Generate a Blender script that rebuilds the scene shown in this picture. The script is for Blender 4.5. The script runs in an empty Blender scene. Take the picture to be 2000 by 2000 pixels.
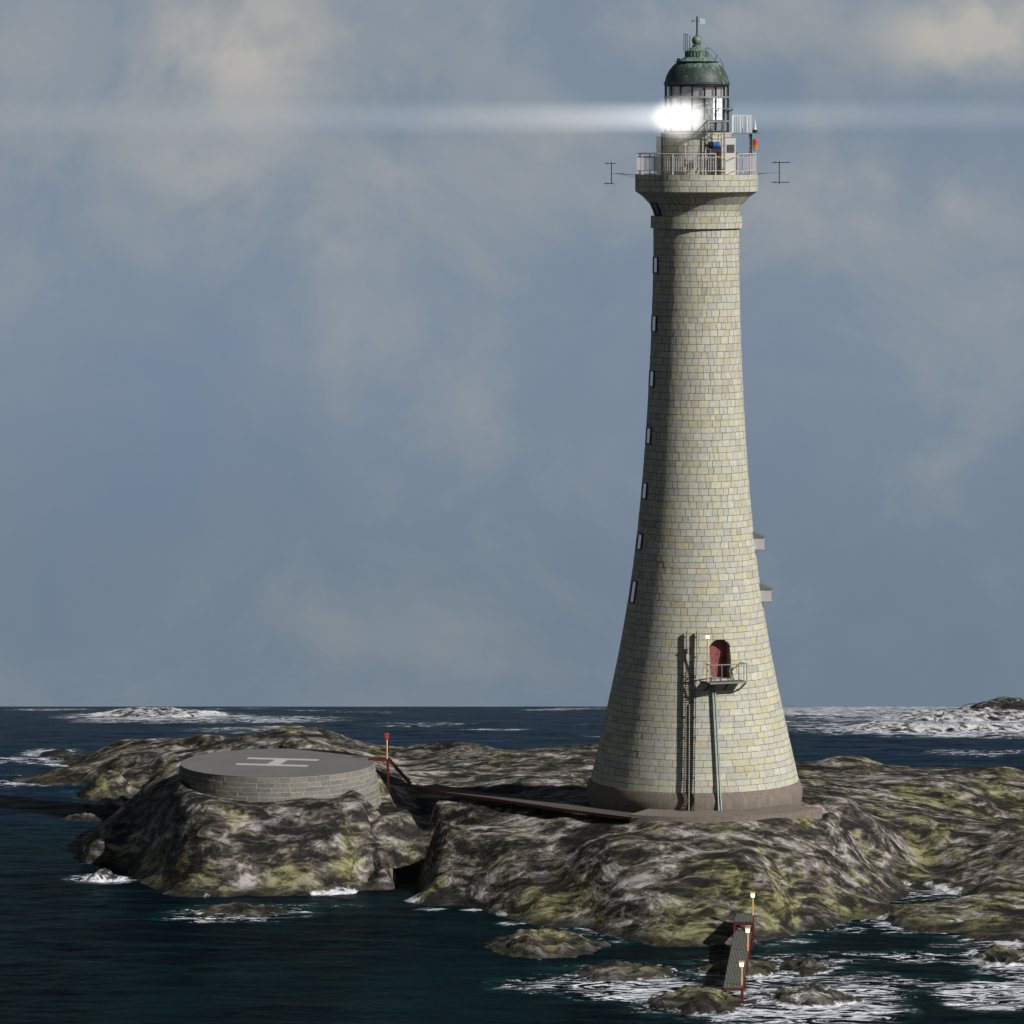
import bpy, math, random
import numpy as np
from mathutils import Vector, Matrix
rnd = random.Random(7)
R = math.radians

# ------------------------------------------------------------------ camera
scene = bpy.context.scene
F = 9300.0                    # focal length in pixels of the 2000 px picture
TH = 0.0827                   # downward pitch
D = 282.0; H = 40.3; CX = -10.9
cam_data = bpy.data.cameras.new("camera"); cam = bpy.data.objects.new("camera", cam_data)
scene.collection.objects.link(cam); scene.camera = cam
cam_data.sensor_width = 36; cam_data.lens = 36 * F / 2000
cam_data.clip_start = 1; cam_data.clip_end = 6000
cam.location = (CX, -D, H); cam.rotation_euler = (math.pi / 2 - TH, 0, 0)
scene.render.resolution_x = 1024; scene.render.resolution_y = 1024

# ------------------------------------------------------------------ light
SUN_AZ = R(55); SUN_EL = R(33)           # azimuth from the viewer's side towards the right
sdir = Vector((math.sin(SUN_AZ) * math.cos(SUN_EL), -math.cos(SUN_AZ) * math.cos(SUN_EL), math.sin(SUN_EL)))
sl = bpy.data.lights.new("sun", 'SUN'); sl.energy = 4.5; sl.angle = R(0.5); sl.color = (1.0, 0.975, 0.90)
so = bpy.data.objects.new("sun", sl); scene.collection.objects.link(so)
so.rotation_euler = (-sdir).to_track_quat('-Z', 'Y').to_euler()
scene.view_settings.view_transform = 'Standard'; scene.view_settings.look = 'None'
scene.view_settings.exposure = 0; scene.view_settings.gamma = 1

# ------------------------------------------------------------------ node helpers
class NT:
    def __init__(s, tree): s.t = tree; s.n = tree.nodes; s.l = tree.links
    def add(s, kind, **kw):
        nd = s.n.new(kind)
        for k, v in kw.items(): setattr(nd, k, v)
        return nd
    def put(s, sock, v):
        if isinstance(v, bpy.types.NodeSocket): s.l.new(v, sock)
        elif v is not None:
            if sock.type == 'RGBA' and hasattr(v, '__len__') and len(v) == 3: v = (*v, 1)
            sock.default_value = v
    def math(s, op, a, b=None, c=None, clamp=False):
        nd = s.add('ShaderNodeMath', operation=op, use_clamp=clamp)
        s.put(nd.inputs[0], a); s.put(nd.inputs[1], b); s.put(nd.inputs[2], c)
        return nd.outputs[0]
    def vmath(s, op, a, b=None):
        nd = s.add('ShaderNodeVectorMath', operation=op); s.put(nd.inputs[0], a); s.put(nd.inputs[1], b)
        return nd.outputs['Value'] if op in ('LENGTH', 'DOT_PRODUCT', 'DISTANCE') else nd.outputs[0]
    def mix(s, f, a, b, mode='MIX'):
        nd = s.add('ShaderNodeMix', data_type='RGBA', blend_type=mode)
        s.put(nd.inputs['Factor'], f); s.put(nd.inputs[6], a); s.put(nd.inputs[7], b)
        return nd.outputs[2]
    def noise(s, vec, scale, detail=4, rough=0.55, dist=0.0):
        nd = s.add('ShaderNodeTexNoise'); s.put(nd.inputs['Vector'], vec)
        nd.inputs['Scale'].default_value = scale; nd.inputs['Detail'].default_value = detail
        nd.inputs['Roughness'].default_value = rough; nd.inputs['Distortion'].default_value = dist
        return nd.outputs[0]
    def ramp(s, f, stops, interp='LINEAR'):
        nd = s.add('ShaderNodeValToRGB'); e = nd.color_ramp.elements; nd.color_ramp.interpolation = interp
        while len(e) < len(stops): e.new(0.5)
        for i, (p, c) in enumerate(stops):
            e[i].position = p; e[i].color = (*c, 1) if len(c) == 3 else c
        s.put(nd.inputs[0], f); return nd.outputs[0]
    def step(s, v, a, b):
        nd = s.add('ShaderNodeMapRange', interpolation_type='SMOOTHSTEP'); s.put(nd.inputs[0], v)
        nd.inputs[1].default_value = a; nd.inputs[2].default_value = b
        return nd.outputs[0]
    def map(s, vec, sc=(1, 1, 1), loc=(0, 0, 0), rot=(0, 0, 0)):
        nd = s.add('ShaderNodeMapping'); s.put(nd.inputs[0], vec)
        nd.inputs['Scale'].default_value = sc; nd.inputs['Location'].default_value = loc; nd.inputs['Rotation'].default_value = rot
        return nd.outputs[0]

# ------------------------------------------------------------------ world: sky with soft cloud banks, by direction
def ray(px, py):
    a = (px - 1000) / F; b = (py - 1000) / F
    ct, st = math.cos(TH), math.sin(TH)
    return Vector((a, ct - b * st, -st - b * ct))
world = bpy.data.worlds.new("World"); scene.world = world; world.use_nodes = True
w = NT(world.node_tree); w.n.clear()
sky = w.add('ShaderNodeTexSky', sky_type='NISHITA', sun_disc=False)
sky.sun_elevation = SUN_EL; sky.sun_rotation = math.pi - SUN_AZ
sky.air_density = 1.0; sky.dust_density = 1.0
tc = w.add('ShaderNodeTexCoord'); dirv = w.vmath('NORMALIZE', tc.outputs['Generated'])
sp = w.add('ShaderNodeSeparateXYZ'); w.put(sp.inputs[0], dirv)
cv = w.map(dirv, (1, 1, 1.25))
n1 = w.noise(cv, 19, 5.0, 0.58, 0.4)
n2 = w.noise(w.map(cv, (1, 1, 1), (3.1, 1.7, 0.4)), 30, 4, 0.55, 0.2)
n3 = w.noise(w.map(cv, (1, 1, 1), (7.1, 2.7, 5.4)), 9, 1.5, 0.5)
base = w.ramp(w.math('ADD', w.math('MULTIPLY', n1, 0.65), w.math('MULTIPLY', n3, 0.35)),
              [(0.38, (0.188, 0.246, 0.332)), (0.50, (0.203, 0.262, 0.335)), (0.62, (0.268, 0.308, 0.352))])
# named cloud banks at their bearing
def bank(px, py, sx, sy):
    c = ray(px, py).normalized()
    d = w.vmath('SUBTRACT', dirv, tuple(c))
    d = w.vmath('MULTIPLY', d, (F / sx, F / sx, F / sy))
    ln = w.vmath('LENGTH', d)
    return w.step(ln, 1.5, 0.0)
banks = None
for b_ in [(470, 90, 330, 160, 1.0), (420, 330, 220, 200, .55), (620, 430, 170, 120, .5), (1900, 60, 190, 130, 1.3), (1700, 390, 330, 110, .6), (1150, 330, 260, 140, .4),
           (950, 40, 260, 90, .5), (800, 110, 240, 130, .6), (1330, 40, 300, 90, .5), (220, 60, 160, 110, .6), (60, 200, 120, 160, .35), (760, 330, 200, 110, .35), (640, 640, 170, 130, .25), (1930, 160, 120, 60, .35)]:
    v = w.math('MULTIPLY', bank(*b_[:4]), b_[4])
    banks = v if banks is None else w.math('MAXIMUM', banks, v)
bm_ = w.math('MULTIPLY', banks, w.step(w.math('ADD', w.math('MULTIPLY', n1, .5), w.math('MULTIPLY', n2, .5)), 0.32, 0.56), clamp=True)
col = w.mix(bm_, base, w.mix(w.step(n2, .3, .7), (0.27, 0.31, 0.35), (0.47, 0.455, 0.42)))
# slightly deeper towards the sea line and brighter above
low = w.step(sp.outputs[2], -0.115, -0.04)
col = w.mix(low, w.mix(1.0, col, (0.80, 0.83, 0.84), 'MULTIPLY'), col)
bgc = w.add('ShaderNodeBackground'); w.put(bgc.inputs[0], col); bgc.inputs[1].default_value = 1.0
bgs = w.add('ShaderNodeBackground'); w.put(bgs.inputs[0], w.mix(1.0, sky.outputs[0], (.72, .60, .46), 'MULTIPLY')); bgs.inputs[1].default_value = 0.05
up = w.step(sp.outputs[2], 0.025, 0.09)
mx = w.add('ShaderNodeMixShader'); w.put(mx.inputs[0], up); w.put(mx.inputs[1], bgc.outputs[0]); w.put(mx.inputs[2], bgs.outputs[0])
wo = w.add('ShaderNodeOutputWorld'); w.put(wo.inputs[0], mx.outputs[0])

# ------------------------------------------------------------------ geometry helpers
def W(px, py, Y):                       # point on the sight line of a pixel at depth Y
    r = ray(px, py); t = (Y + D) / r.y
    return Vector((CX + r.x * t, Y, H + r.z * t))
def WZ(px, py, z):                      # ... at height z
    r = ray(px, py); t = (z - H) / r.z
    return Vector((CX + r.x * t, -D + r.y * t, z))
ZS = -5.0; SY0 = 30.0
t_h = math.tan(TH + math.atan(380 / F)); RS = 2 * ((H - ZS) - t_h * (D + SY0)) / t_h ** 2
def zsea(Y): return ZS - max(0.0, Y - SY0) ** 2 / (2 * RS)
def WS(px, py):                         # on the water
    r = ray(px, max(py, 1380.6)); lo, hi = 150.0, (t_h * RS + SY0 + D)
    for _ in range(40):
        m = (lo + hi) / 2
        z = H + r.z * m / r.y
        if z > zsea(m - D): lo = m
        else: hi = m
    t = lo / r.y
    return Vector((CX + r.x * t, lo - D, zsea(lo - D)))
def za(py): return W(1359, py, 0).z
def mpp(Y=0): return (Y + D) / F        # metres per pixel

ROOTLOC = {}
def tag(o, label=None, cat=None, group=None, kind=None):
    if label: o['label'] = label
    if cat: o['category'] = cat
    if group: o['group'] = group
    if kind: o['kind'] = kind
    return o
def thing(name, label, cat, loc=(0, 0, 0), group=None):
    o = bpy.data.objects.new(name, None); scene.collection.objects.link(o); o.empty_display_size = 0.3
    o.location = loc; ROOTLOC[o.name] = Vector(loc)
    return tag(o, label, cat, group)
class MB:
    def __init__(s): s.v = []; s.f = []; s.c = []; s.cur = None
    def face(s, f):
        s.f.append(f); s.c.append(s.cur)
    def addv(s, pts):
        i = len(s.v); s.v.extend([tuple(p) for p in pts]); return i
    def hexa(s, p):                     # 8 corners: bottom 0-3 ccw, top 4-7
        i = s.addv(p)
        for q in ((0, 3, 2, 1), (4, 5, 6, 7), (0, 1, 5, 4), (1, 2, 6, 5), (2, 3, 7, 6), (3, 0, 4, 7)): s.face([i + k for k in q])
    def box(s, c, sz, rz=0.0, M=None):
        c = Vector(c); h = Vector(sz) / 2; m = M if M else Matrix.Rotation(rz, 3, 'Z')
        s.hexa([c + m @ Vector((x * h.x, y * h.y, z * h.z)) for z in (-1, 1) for x, y in ((-1, -1), (1, -1), (1, 1), (-1, 1))])
    def bar(s, a, b, wd=0.05, hg=None, up=(0, 0, 1)):
        a = Vector(a); b = Vector(b); d = (b - a).normalized(); u = Vector(up)
        if abs(d.dot(u)) > 0.98: u = Vector((0, 1, 0))
        r = d.cross(u).normalized(); u = r.cross(d).normalized(); hg = hg or wd
        r = r * wd / 2; u = u * hg / 2
        s.hexa([a - r - u, a + r - u, b + r - u, b - r - u, a - r + u, a + r + u, b + r + u, b - r + u])
    def tube(s, pts, rad, n=8, closed=False, caps=True):
        pts = [Vector(p) for p in pts]; L = len(pts); rings = []
        for i, p in enumerate(pts):
            if closed: d = pts[(i + 1) % L] - pts[i - 1]
            else: d = pts[min(i + 1, L - 1)] - pts[max(i - 1, 0)]
            d.normalize(); u = Vector((0, 0, 1)) if abs(d.z) < 0.9 else Vector((0, 1, 0))
            x = d.cross(u).normalized(); y = x.cross(d).normalized()
            rr = rad[i] if hasattr(rad, '__len__') else rad
            rings.append(s.addv([p + x * math.cos(2 * math.pi * k / n) * rr + y * math.sin(2 * math.pi * k / n) * rr for k in range(n)]))
        for i in range(L if closed else L - 1):
            a = rings[i]; b = rings[(i + 1) % L]
            for k in range(n): s.face([a + k, b + k, b + (k + 1) % n, a + (k + 1) % n])
        if caps and not closed:
            s.face([rings[0] + k for k in range(n)]); s.face([rings[-1] + k for k in range(n)][::-1])
    def lathe(s, prof, n=64, c=(0, 0), a0=0.0, a1=2 * math.pi, cap=False):     # prof: (r, z)
        full = abs(a1 - a0 - 2 * math.pi) < 1e-6; m = n if full else n + 1; rings = []
        for r, z in prof:
            rings.append(s.addv([(c[0] + r * math.sin(a0 + (a1 - a0) * k / n), c[1] - r * math.cos(a0 + (a1 - a0) * k / n), z) for k in range(m)]))
        for a, b in zip(rings, rings[1:]):
            for k in range(n):
                k2 = (k + 1) % m
                s.face([a + k, a + k2, b + k2, b + k])
        if cap:
            s.face([rings[0] + k for k in range(m)][::-1]); s.face([rings[-1] + k for k in range(m)])
    def ring(s, r0, r1, z0, z1, n=64, c=(0, 0), a0=0.0, a1=2 * math.pi):
        s.lathe([(r0, z0), (r1, z0), (r1, z1), (r0, z1), (r0, z0)], n, c, a0, a1)
    def split(s, name, mat, parent=None, smooth=False):
        par = list(range(len(s.v)))
        def find(a):
            while par[a] != a: par[a] = par[par[a]]; a = par[a]
            return a
        for f in s.f:
            r0 = find(f[0])
            for q in f[1:]: par[find(q)] = r0
        groups = {}
        for f, c in zip(s.f, s.c): groups.setdefault(find(f[0]), []).append((f, c))
        out = []
        for fs in groups.values():
            m = MB(); idx = {}
            for f, c in fs:
                for q in f:
                    if q not in idx: idx[q] = len(m.v); m.v.append(s.v[q])
                m.f.append([idx[q] for q in f]); m.c.append(c)
            out.append(m.build(name, mat, parent, smooth))
        return out
    def build(s, name, mat, parent=None, smooth=False, label=None):
        off = Vector((0, 0, 0)); q = parent
        while q is not None:
            if q.name in ROOTLOC: off = ROOTLOC[q.name]
            q = q.parent
        me = bpy.data.meshes.new(name); me.from_pydata([tuple(Vector(v) - off) for v in s.v], [], s.f)
        if any(c is not None for c in s.c):
            at = me.attributes.new('tint', 'FLOAT_COLOR', 'FACE')
            at.data.foreach_set('color', np.array([(*(c or (1, 1, 1)), 1.0) for c in s.c], dtype=np.float32).ravel())
        me.materials.append(mat)
        if smooth:
            me.shade_smooth()
            try: me.set_sharp_from_angle(angle=R(35))
            except Exception: pass
        o = bpy.data.objects.new(name, me); scene.collection.objects.link(o)
        if parent is not None: o.parent = parent
        if label: o['label'] = label
        return o

# ------------------------------------------------------------------ materials
def newmat(name):
    m = bpy.data.materials.new(name); m.use_nodes = True; t = NT(m.node_tree); t.n.clear()
    out = t.add('ShaderNodeOutputMaterial'); b = t.add('ShaderNodeBsdfPrincipled'); t.put(out.inputs[0], b.outputs[0])
    return m, t, b, out
def bump(t, b, h, strength=0.3, dist=0.02):
    nd = t.add('ShaderNodeBump'); nd.inputs['Strength'].default_value = strength; nd.inputs['Distance'].default_value = dist
    t.put(nd.inputs['Height'], h); t.put(b.inputs['Normal'], nd.outputs[0])
def paint(name, colr, rough=0.5, metal=0.0, var=0.25, scale=6, dirt=(0.10, 0.08, 0.06), dirtamt=0.25):
    m, t, b, o = newmat(name); g = t.add('ShaderNodeNewGeometry').outputs['Position']
    n = t.noise(g, scale, 5, 0.6); n2 = t.noise(t.map(g, (3, 3, .6)), scale * 1.6, 4, 0.6)
    c = t.mix(t.math('MULTIPLY', n, var), colr, tuple(x * 0.55 for x in colr))
    c = t.mix(t.math('MULTIPLY', t.step(n2, 0.52, 0.75), dirtamt), c, dirt)
    t.put(b.inputs['Base Color'], c); b.inputs['Roughness'].default_value = rough; b.inputs['Metallic'].default_value = metal
    bump(t, b, n, 0.15, 0.01)
    return m
def emit(name, colr, s=1.0):
    m, t, b, o = newmat(name); b.inputs['Base Color'].default_value = (*colr, 1)
    b.inputs['Emission Color'].default_value = (*colr, 1); b.inputs['Emission Strength'].default_value = s
    return m
def stone(name, bumpd=0.012, stain=0.35):
    m, t, b, o = newmat(name); g = t.add('ShaderNodeNewGeometry').outputs['Position']
    at = t.add('ShaderNodeAttribute', attribute_name='tint').outputs['Color']
    n = t.noise(g, 5.5, 6, 0.65); n2 = t.noise(g, 28, 4, 0.6); n3 = t.noise(t.map(g, (2.2, 2.2, .12)), 1.4, 5, 0.6)
    c = t.mix(t.step(n, 0.35, 0.75), at, t.mix(1.0, at, (0.78, 0.76, 0.72), 'MULTIPLY'))
    c = t.mix(t.math('MULTIPLY', t.step(n2, 0.58, 0.74), 0.35), c, (0.14, 0.13, 0.11))
    c = t.mix(t.math('MULTIPLY', t.step(n3, 0.52, 0.78), stain), c, (0.20, 0.19, 0.14))
    t.put(b.inputs['Base Color'], c); b.inputs['Roughness'].default_value = 0.9; b.inputs['Specular IOR Level'].default_value = 0.2
    bump(t, b, t.math('ADD', n2, t.math('MULTIPLY', n, 1.6)), 0.8, bumpd)
    return m
M_STONE = stone('stone_blocks', 0.018, 0.22)
M_PAD = stone('helipad_stone', 0.012, 0.15)
def plinthmat():
    m, t, b, o = newmat('brown_render'); g = t.add('ShaderNodeNewGeometry').outputs['Position']
    n = t.noise(t.map(g, (1, 1, .22)), 7, 6, 0.65); n2 = t.noise(t.map(g, (.5, .5, 5.5)), 2.6, 4, 0.6); n3 = t.noise(g, 1.1, 3)
    c = t.ramp(n, [(0.3, (0.125, 0.098, 0.083)), (0.55, (0.185, 0.148, 0.125)), (0.75, (0.25, 0.21, 0.18))])
    c = t.mix(t.math('MULTIPLY', t.step(n2, 0.56, 0.66), 0.5), c, (0.075, 0.055, 0.05))
    c = t.mix(t.math('MULTIPLY', n3, 0.3), c, (0.20, 0.19, 0.18))
    t.put(b.inputs['Base Color'], c); b.inputs['Roughness'].default_value = 0.9; bump(t, b, n, 0.6, 0.02)
    return m
M_PLINTH = plinthmat()
M_BLACK = paint('black_iron', (0.012, 0.012, 0.014), 0.45, 0.3, dirtamt=0.1)
M_GREY = paint('grey_galvanised_steel', (0.30, 0.31, 0.31), 0.5, 0.4)
M_LGREY = paint('light_grey_paint', (0.55, 0.54, 0.57), 0.45)
M_WHITE = paint('white_paint', (0.78, 0.78, 0.80), 0.45, dirtamt=0.12)
M_RED = paint('dark_red_steel', (0.095, 0.009, 0.005), 0.55)
M_DOOR = paint('red_door_paint', (0.26, 0.07, 0.078), 0.5, var=0.35, scale=3)
M_GREEN = paint('green_grey_pipe', (0.20, 0.245, 0.24), 0.45, 0.3)
M_YEL = paint('yellow_paint', (0.75, 0.45, 0.10), 0.45, dirtamt=0.1)
M_POLE = paint('ochre_pole', (0.80, 0.50, 0.22), 0.5, dirtamt=0.05)
M_BLUE = paint('blue_paint', (0.04, 0.16, 0.50), 0.35, dirtamt=0.1)
M_SIGR = paint('signal_red', (0.75, 0.05, 0.03), 0.3, dirtamt=0.0)
M_GOLD = paint('brass', (0.75, 0.45, 0.12), 0.3, 0.6, dirtamt=0.05)
M_LAMP = emit('lit_lamp', (1.0, 0.93, 0.62), 1.3)
M_LENS = emit('lit_lens', (0.95, 0.97, 1.0), 0.85)
def grating():
    m, t, b, o = newmat('deck_grating'); g = t.add('ShaderNodeNewGeometry').outputs['Position']
    br = t.add('ShaderNodeTexBrick', offset=0.0); t.put(br.inputs['Vector'], g); br.inputs['Scale'].default_value = 1.0
    br.inputs['Brick Width'].default_value = 0.16; br.inputs['Row Height'].default_value = 0.40; br.inputs['Mortar Size'].default_value = 0.03
    br.inputs['Color1'].default_value = (0.085, 0.088, 0.082, 1); br.inputs['Color2'].default_value = (0.13, 0.13, 0.12, 1)
    br.inputs['Mortar'].default_value = (0.045, 0.047, 0.045, 1)
    c = t.mix(t.noise(g, 3, 5), br.outputs[0], t.mix(1.0, br.outputs[0], (1.35, 1.35, 1.3), 'MULTIPLY'))
    t.put(b.inputs['Base Color'], c); b.inputs['Roughness'].default_value = 0.8; bump(t, b, br.outputs['Fac'], -0.5, 0.02)
    return m
M_GRATE = grating()
def copper():
    m, t, b, o = newmat('weathered_copper'); g = t.add('ShaderNodeNewGeometry').outputs['Position']
    n = t.noise(t.map(g, (2.0, 2.0, .35)), 2.2, 6, 0.65, 0.3); n2 = t.noise(g, 6, 5)
    zz = t.add('ShaderNodeSeparateXYZ'); t.put(zz.inputs[0], g)
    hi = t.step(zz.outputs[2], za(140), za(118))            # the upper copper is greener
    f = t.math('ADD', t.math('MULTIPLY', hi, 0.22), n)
    lit_side = t.step(zz.outputs[0], 0.3, 1.7)                     # sunlit right flank painted lighter into the copper colour
    f = t.math('ADD', f, t.math('MULTIPLY', lit_side, 0.10))
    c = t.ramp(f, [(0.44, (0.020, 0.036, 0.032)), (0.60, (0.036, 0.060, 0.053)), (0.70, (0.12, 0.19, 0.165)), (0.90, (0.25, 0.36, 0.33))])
    c = t.mix(t.math('MULTIPLY', n2, 0.3), c, (0.05, 0.07, 0.06))
    t.put(b.inputs['Base Color'], c); b.inputs['Roughness'].default_value = 0.55; bump(t, b, n2, 0.3, 0.02)
    return m
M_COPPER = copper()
def asphalt():
    m, t, b, o = newmat('asphalt'); g = t.add('ShaderNodeNewGeometry').outputs['Position']
    n = t.noise(g, 0.5, 4); n2 = t.noise(g, 14, 4, .7)
    c = t.ramp(t.math('ADD', t.math('MULTIPLY', n, 0.6), t.math('MULTIPLY', n2, 0.4)), [(0.3, (0.120, 0.120, 0.124)), (0.7, (0.165, 0.165, 0.17))])
    t.put(b.inputs['Base Color'], c); b.inputs['Roughness'].default_value = 0.9; bump(t, b, n2, 0.3, 0.01); return m
M_ASPH = asphalt()
def glassmat():
    m, t, b, o = newmat('lantern_glass'); g = t.add('ShaderNodeNewGeometry').outputs['Position']
    tr = t.add('ShaderNodeBsdfTransparent'); gl = t.add('ShaderNodeBsdfGlossy'); gl.inputs['Roughness'].default_value = 0.08
    df = t.add('ShaderNodeBsdfDiffuse'); df.inputs[0].default_value = (0.5, 0.5, 0.52, 1)
    m1 = t.add('ShaderNodeMixShader'); m1.inputs[0].default_value = 0.12; t.put(m1.inputs[1], tr.outputs[0]); t.put(m1.inputs[2], gl.outputs[0])
    m2 = t.add('ShaderNodeMixShader'); t.put(m2.inputs[0], t.math('MULTIPLY', t.noise(g, 4, 4), 0.3)); t.put(m2.inputs[1], m1.outputs[0]); t.put(m2.inputs[2], df.outputs[0])
    t.put(o.inputs[0], m2.outputs[0]); return m
M_GLASS = glassmat()
M_PANE = paint('window_pane', (0.62, 0.60, 0.60), 0.25, 0.9, dirtamt=0.05)

# ------------------------------------------------------------------ numpy noise
def pnoise(x, y, seed=0):
    rs = np.random.RandomState(seed); P = rs.permutation(512); A = rs.rand(512) * 2 * np.pi
    xi = np.floor(x).astype(int); yi = np.floor(y).astype(int); xf = x - xi; yf = y - yi
    def g(ix, iy, dx, dy):
        h = P[(P[ix % 512] + iy) % 512]; return np.cos(A[h]) * dx + np.sin(A[h]) * dy
    u = xf ** 3 * (xf * (xf * 6 - 15) + 10); v = yf ** 3 * (yf * (yf * 6 - 15) + 10)
    a = g(xi, yi, xf, yf); b = g(xi + 1, yi, xf - 1, yf); c = g(xi, yi + 1, xf, yf - 1); d = g(xi + 1, yi + 1, xf - 1, yf - 1)
    return (a + (b - a) * u) * (1 - v) + (c + (d - c) * u) * v
def fbm(x, y, o=4, seed=0, gain=0.5):
    s = 0; a = 1.0
    for k in range(o): s = s + a * pnoise(x * 2 ** k + 13.7 * k, y * 2 ** k - 7.3 * k, seed + k); a *= gain
    return s
def ridged(x, y, o=4, seed=0):
    s = 0; a = 1.0
    for k in range(o): s = s + a * (0.35 - np.abs(pnoise(x * 2 ** k + 3.7 * k, y * 2 ** k - 5.3 * k, seed + k)) * 1.6); a *= 0.5
    return s

# ------------------------------------------------------------------ terrain from control heights
CP = []
def cp(*pts):
    for px, py, z in pts:
        q = WZ(px, py, max(z, -5.05)); CP.append((q.x, q.y, z))
def cw(*pts):
    for x, y, z in pts: CP.append((x, y, z))
S = -5.2
# headland under the helipad
cp((160, 1684, S), (246, 1703, S), (256, 1723, S), (290, 1746, S), (388, 1759, S), (489, 1754, S), (560, 1757, S), (631, 1755, S), (709, 1746, S), (730, 1736, S), (733, 1716, S))
def col(px, anchors, step=26, push=0.0):      # straight slab between successive heights down one column of rock
    P_ = [WZ(px, py, z) for py, z in anchors]
    for (pa, za_), (pb, zb2), A_, B_ in zip(anchors, anchors[1:], P_, P_[1:]):
        n = max(1, int(abs(pb - pa) / step))
        for k in range(n):
            f = k / n; Y_ = A_.y + (B_.y - A_.y) * f; q = W(px, pa + (pb - pa) * f, Y_)
            CP.append((q.x, q.y, q.z + push * math.sin(math.pi * f)))
    CP.append(tuple(P_[-1]))
cp((181, 1637, -3.6), (233, 1580, -2.8), (285, 1536, -1.3), (799, 1532, .05), (739, 1519, .35), (748, 1522, .5), (762, 1524, .3), (735, 1540, .25), (752, 1545, .0), (850, 1543, -.35))
col(215, [(1605, -3.1), (1697, S)]); col(255, [(1562, -2.1), (1722, S)]); col(300, [(1530, -1.0), (1748, S)])
for px, pt, pb in ((350, 1528, 1755), (400, 1553, 1759), (453, 1560, 1757), (500, 1567, 1756), (545, 1567, 1757), (605, 1560, 1756), (650, 1554, 1753), (690, 1545, 1748), (720, 1530, 1738)):
    B_ = WZ(px, pb, S); T_ = W(px, pt, 0.0 if px > 370 else 3.5); n = 7
    if px > 670: T_ = W(px, pt, 1.0)
    for k in range(1, n):
        f = k / n; Y_ = T_.y - 1.2 + (B_.y - T_.y + 1.2) * f; q = W(px, pt + (pb - pt) * f, Y_); CP.append(tuple(q))
cp((541, 1500, -.6), (450, 1490, -.6), (640, 1490, -.6), (380, 1490, -.7), (700, 1490, -.7), (541, 1460, -.8))
HP = W(541.8, 1489.4, 7.0); HPR = 189.5 * mpp(7.0)
for px, py in ((345, 1518), (365, 1536), (400, 1547), (453, 1554), (500, 1561), (545, 1561), (605, 1554), (675, 1545), (710, 1529), (738, 1517)):
    for k_, dz_ in ((.30, -.12), (.75, -.25)):
        rr_ = HPR + k_; x_ = W(px, py, 3).x; u_ = max(-.999, min(.999, (x_ - HP.x) / rr_)); y_ = HP.y - 1.1 * rr_ * math.sqrt(1 - u_ * u_)
        cw((HP.x + u_ * rr_, y_, W(px, py, y_).z + dz_ + (.35 if px > 700 else 0)))
for a_ in (100, 130, 160, 190, 220, 250):
    cp((130, 1700, -6.5), (120, 1670, -6.5))
    cw((HP.x + 6.7 * math.sin(R(a_)), HP.y - 7.2 * math.cos(R(a_)), -.55))
# gully
cp((745, 1600, -1.1), (745, 1645, -2.3), (745, 1685, -3.5), (740, 1725, -4.8), (790, 1592, -2.2), (792, 1615, -3.0), (795, 1650, -4.1), (798, 1690, -5.0), (790, 1715, -5.8), (812, 1690, -4.9), (815, 1650, -3.6), (775, 1732, -5.9), (750, 1744, -6.3), (760, 1722, -5.9), (775, 1752, -6.3), (795, 1738, -6.2), (740, 1752, -6.0), (850, 1610, -1.3), (850, 1650, -2.3), (845, 1690, -3.4))
# rocky centre in front of the tower
cp((773, 1756, S), (838, 1774, S), (929, 1780, S), (952, 1788, S), (1016, 1809, S), (1159, 1824, S), (1192, 1835, S), (1288, 1858, S), (1381, 1863, S), (1468, 1852, S), (1571, 1833, S), (1642, 1824, S), (1658, 1805, S), (1723, 1793, -4.9))
cp((838, 1722, -4.1), (890, 1690, -3.1), (950, 1655, -2.1), (910, 1605, -1.2))
col(900, [(1685, -3.0), (1778, S)]); col(950, [(1578, -1.0), (1655, -2.1), (1788, S)]); col(1000, [(1585, -1.0), (1640, -1.6), (1805, S)]); col(1050, [(1592, -.95), (1645, -1.7), (1818, S)])
col(1100, [(1600, -.85), (1655, -1.8), (1822, S)]); col(1150, [(1608, -.8), (1658, -1.5), (1823, S)]); col(1200, [(1615, -.75), (1660, -1.3), (1838, S)]); col(1250, [(1620, -.7), (1670, -1.45), (1850, S)])
col(1300, [(1624, -.7), (1680, -1.6), (1858, S)]); col(1350, [(1626, -.7), (1685, -1.7), (1861, S)]); col(1400, [(1626, -.7), (1690, -1.75), (1862, S)]); col(1440, [(1626, -.7), (1690, -1.7), (1856, S)])
col(1500, [(1622, -.75), (1650, -1.3), (1715, -2.2), (1846, S)]); col(1550, [(1622, -1.0), (1655, -1.6), (1836, S)]); col(1600, [(1610, -1.0), (1668, -2.0), (1828, S)]); col(1650, [(1640, -2.0), (1712, -3.2), (1812, S)])
cp((1728, 1757, -4.8))
col(1780, [(1775, -4.3), (1832, S)]); col(1830, [(1765, -4.25), (1842, S)]); col(1885, [(1755, -4.1), (1850, S)]); col(1935, [(1715, -3.7), (1872, S)]); col(2000, [(1637, -3.0), (1888, S)]); col(2060, [(1637, -3.0), (1890, S)])
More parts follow.
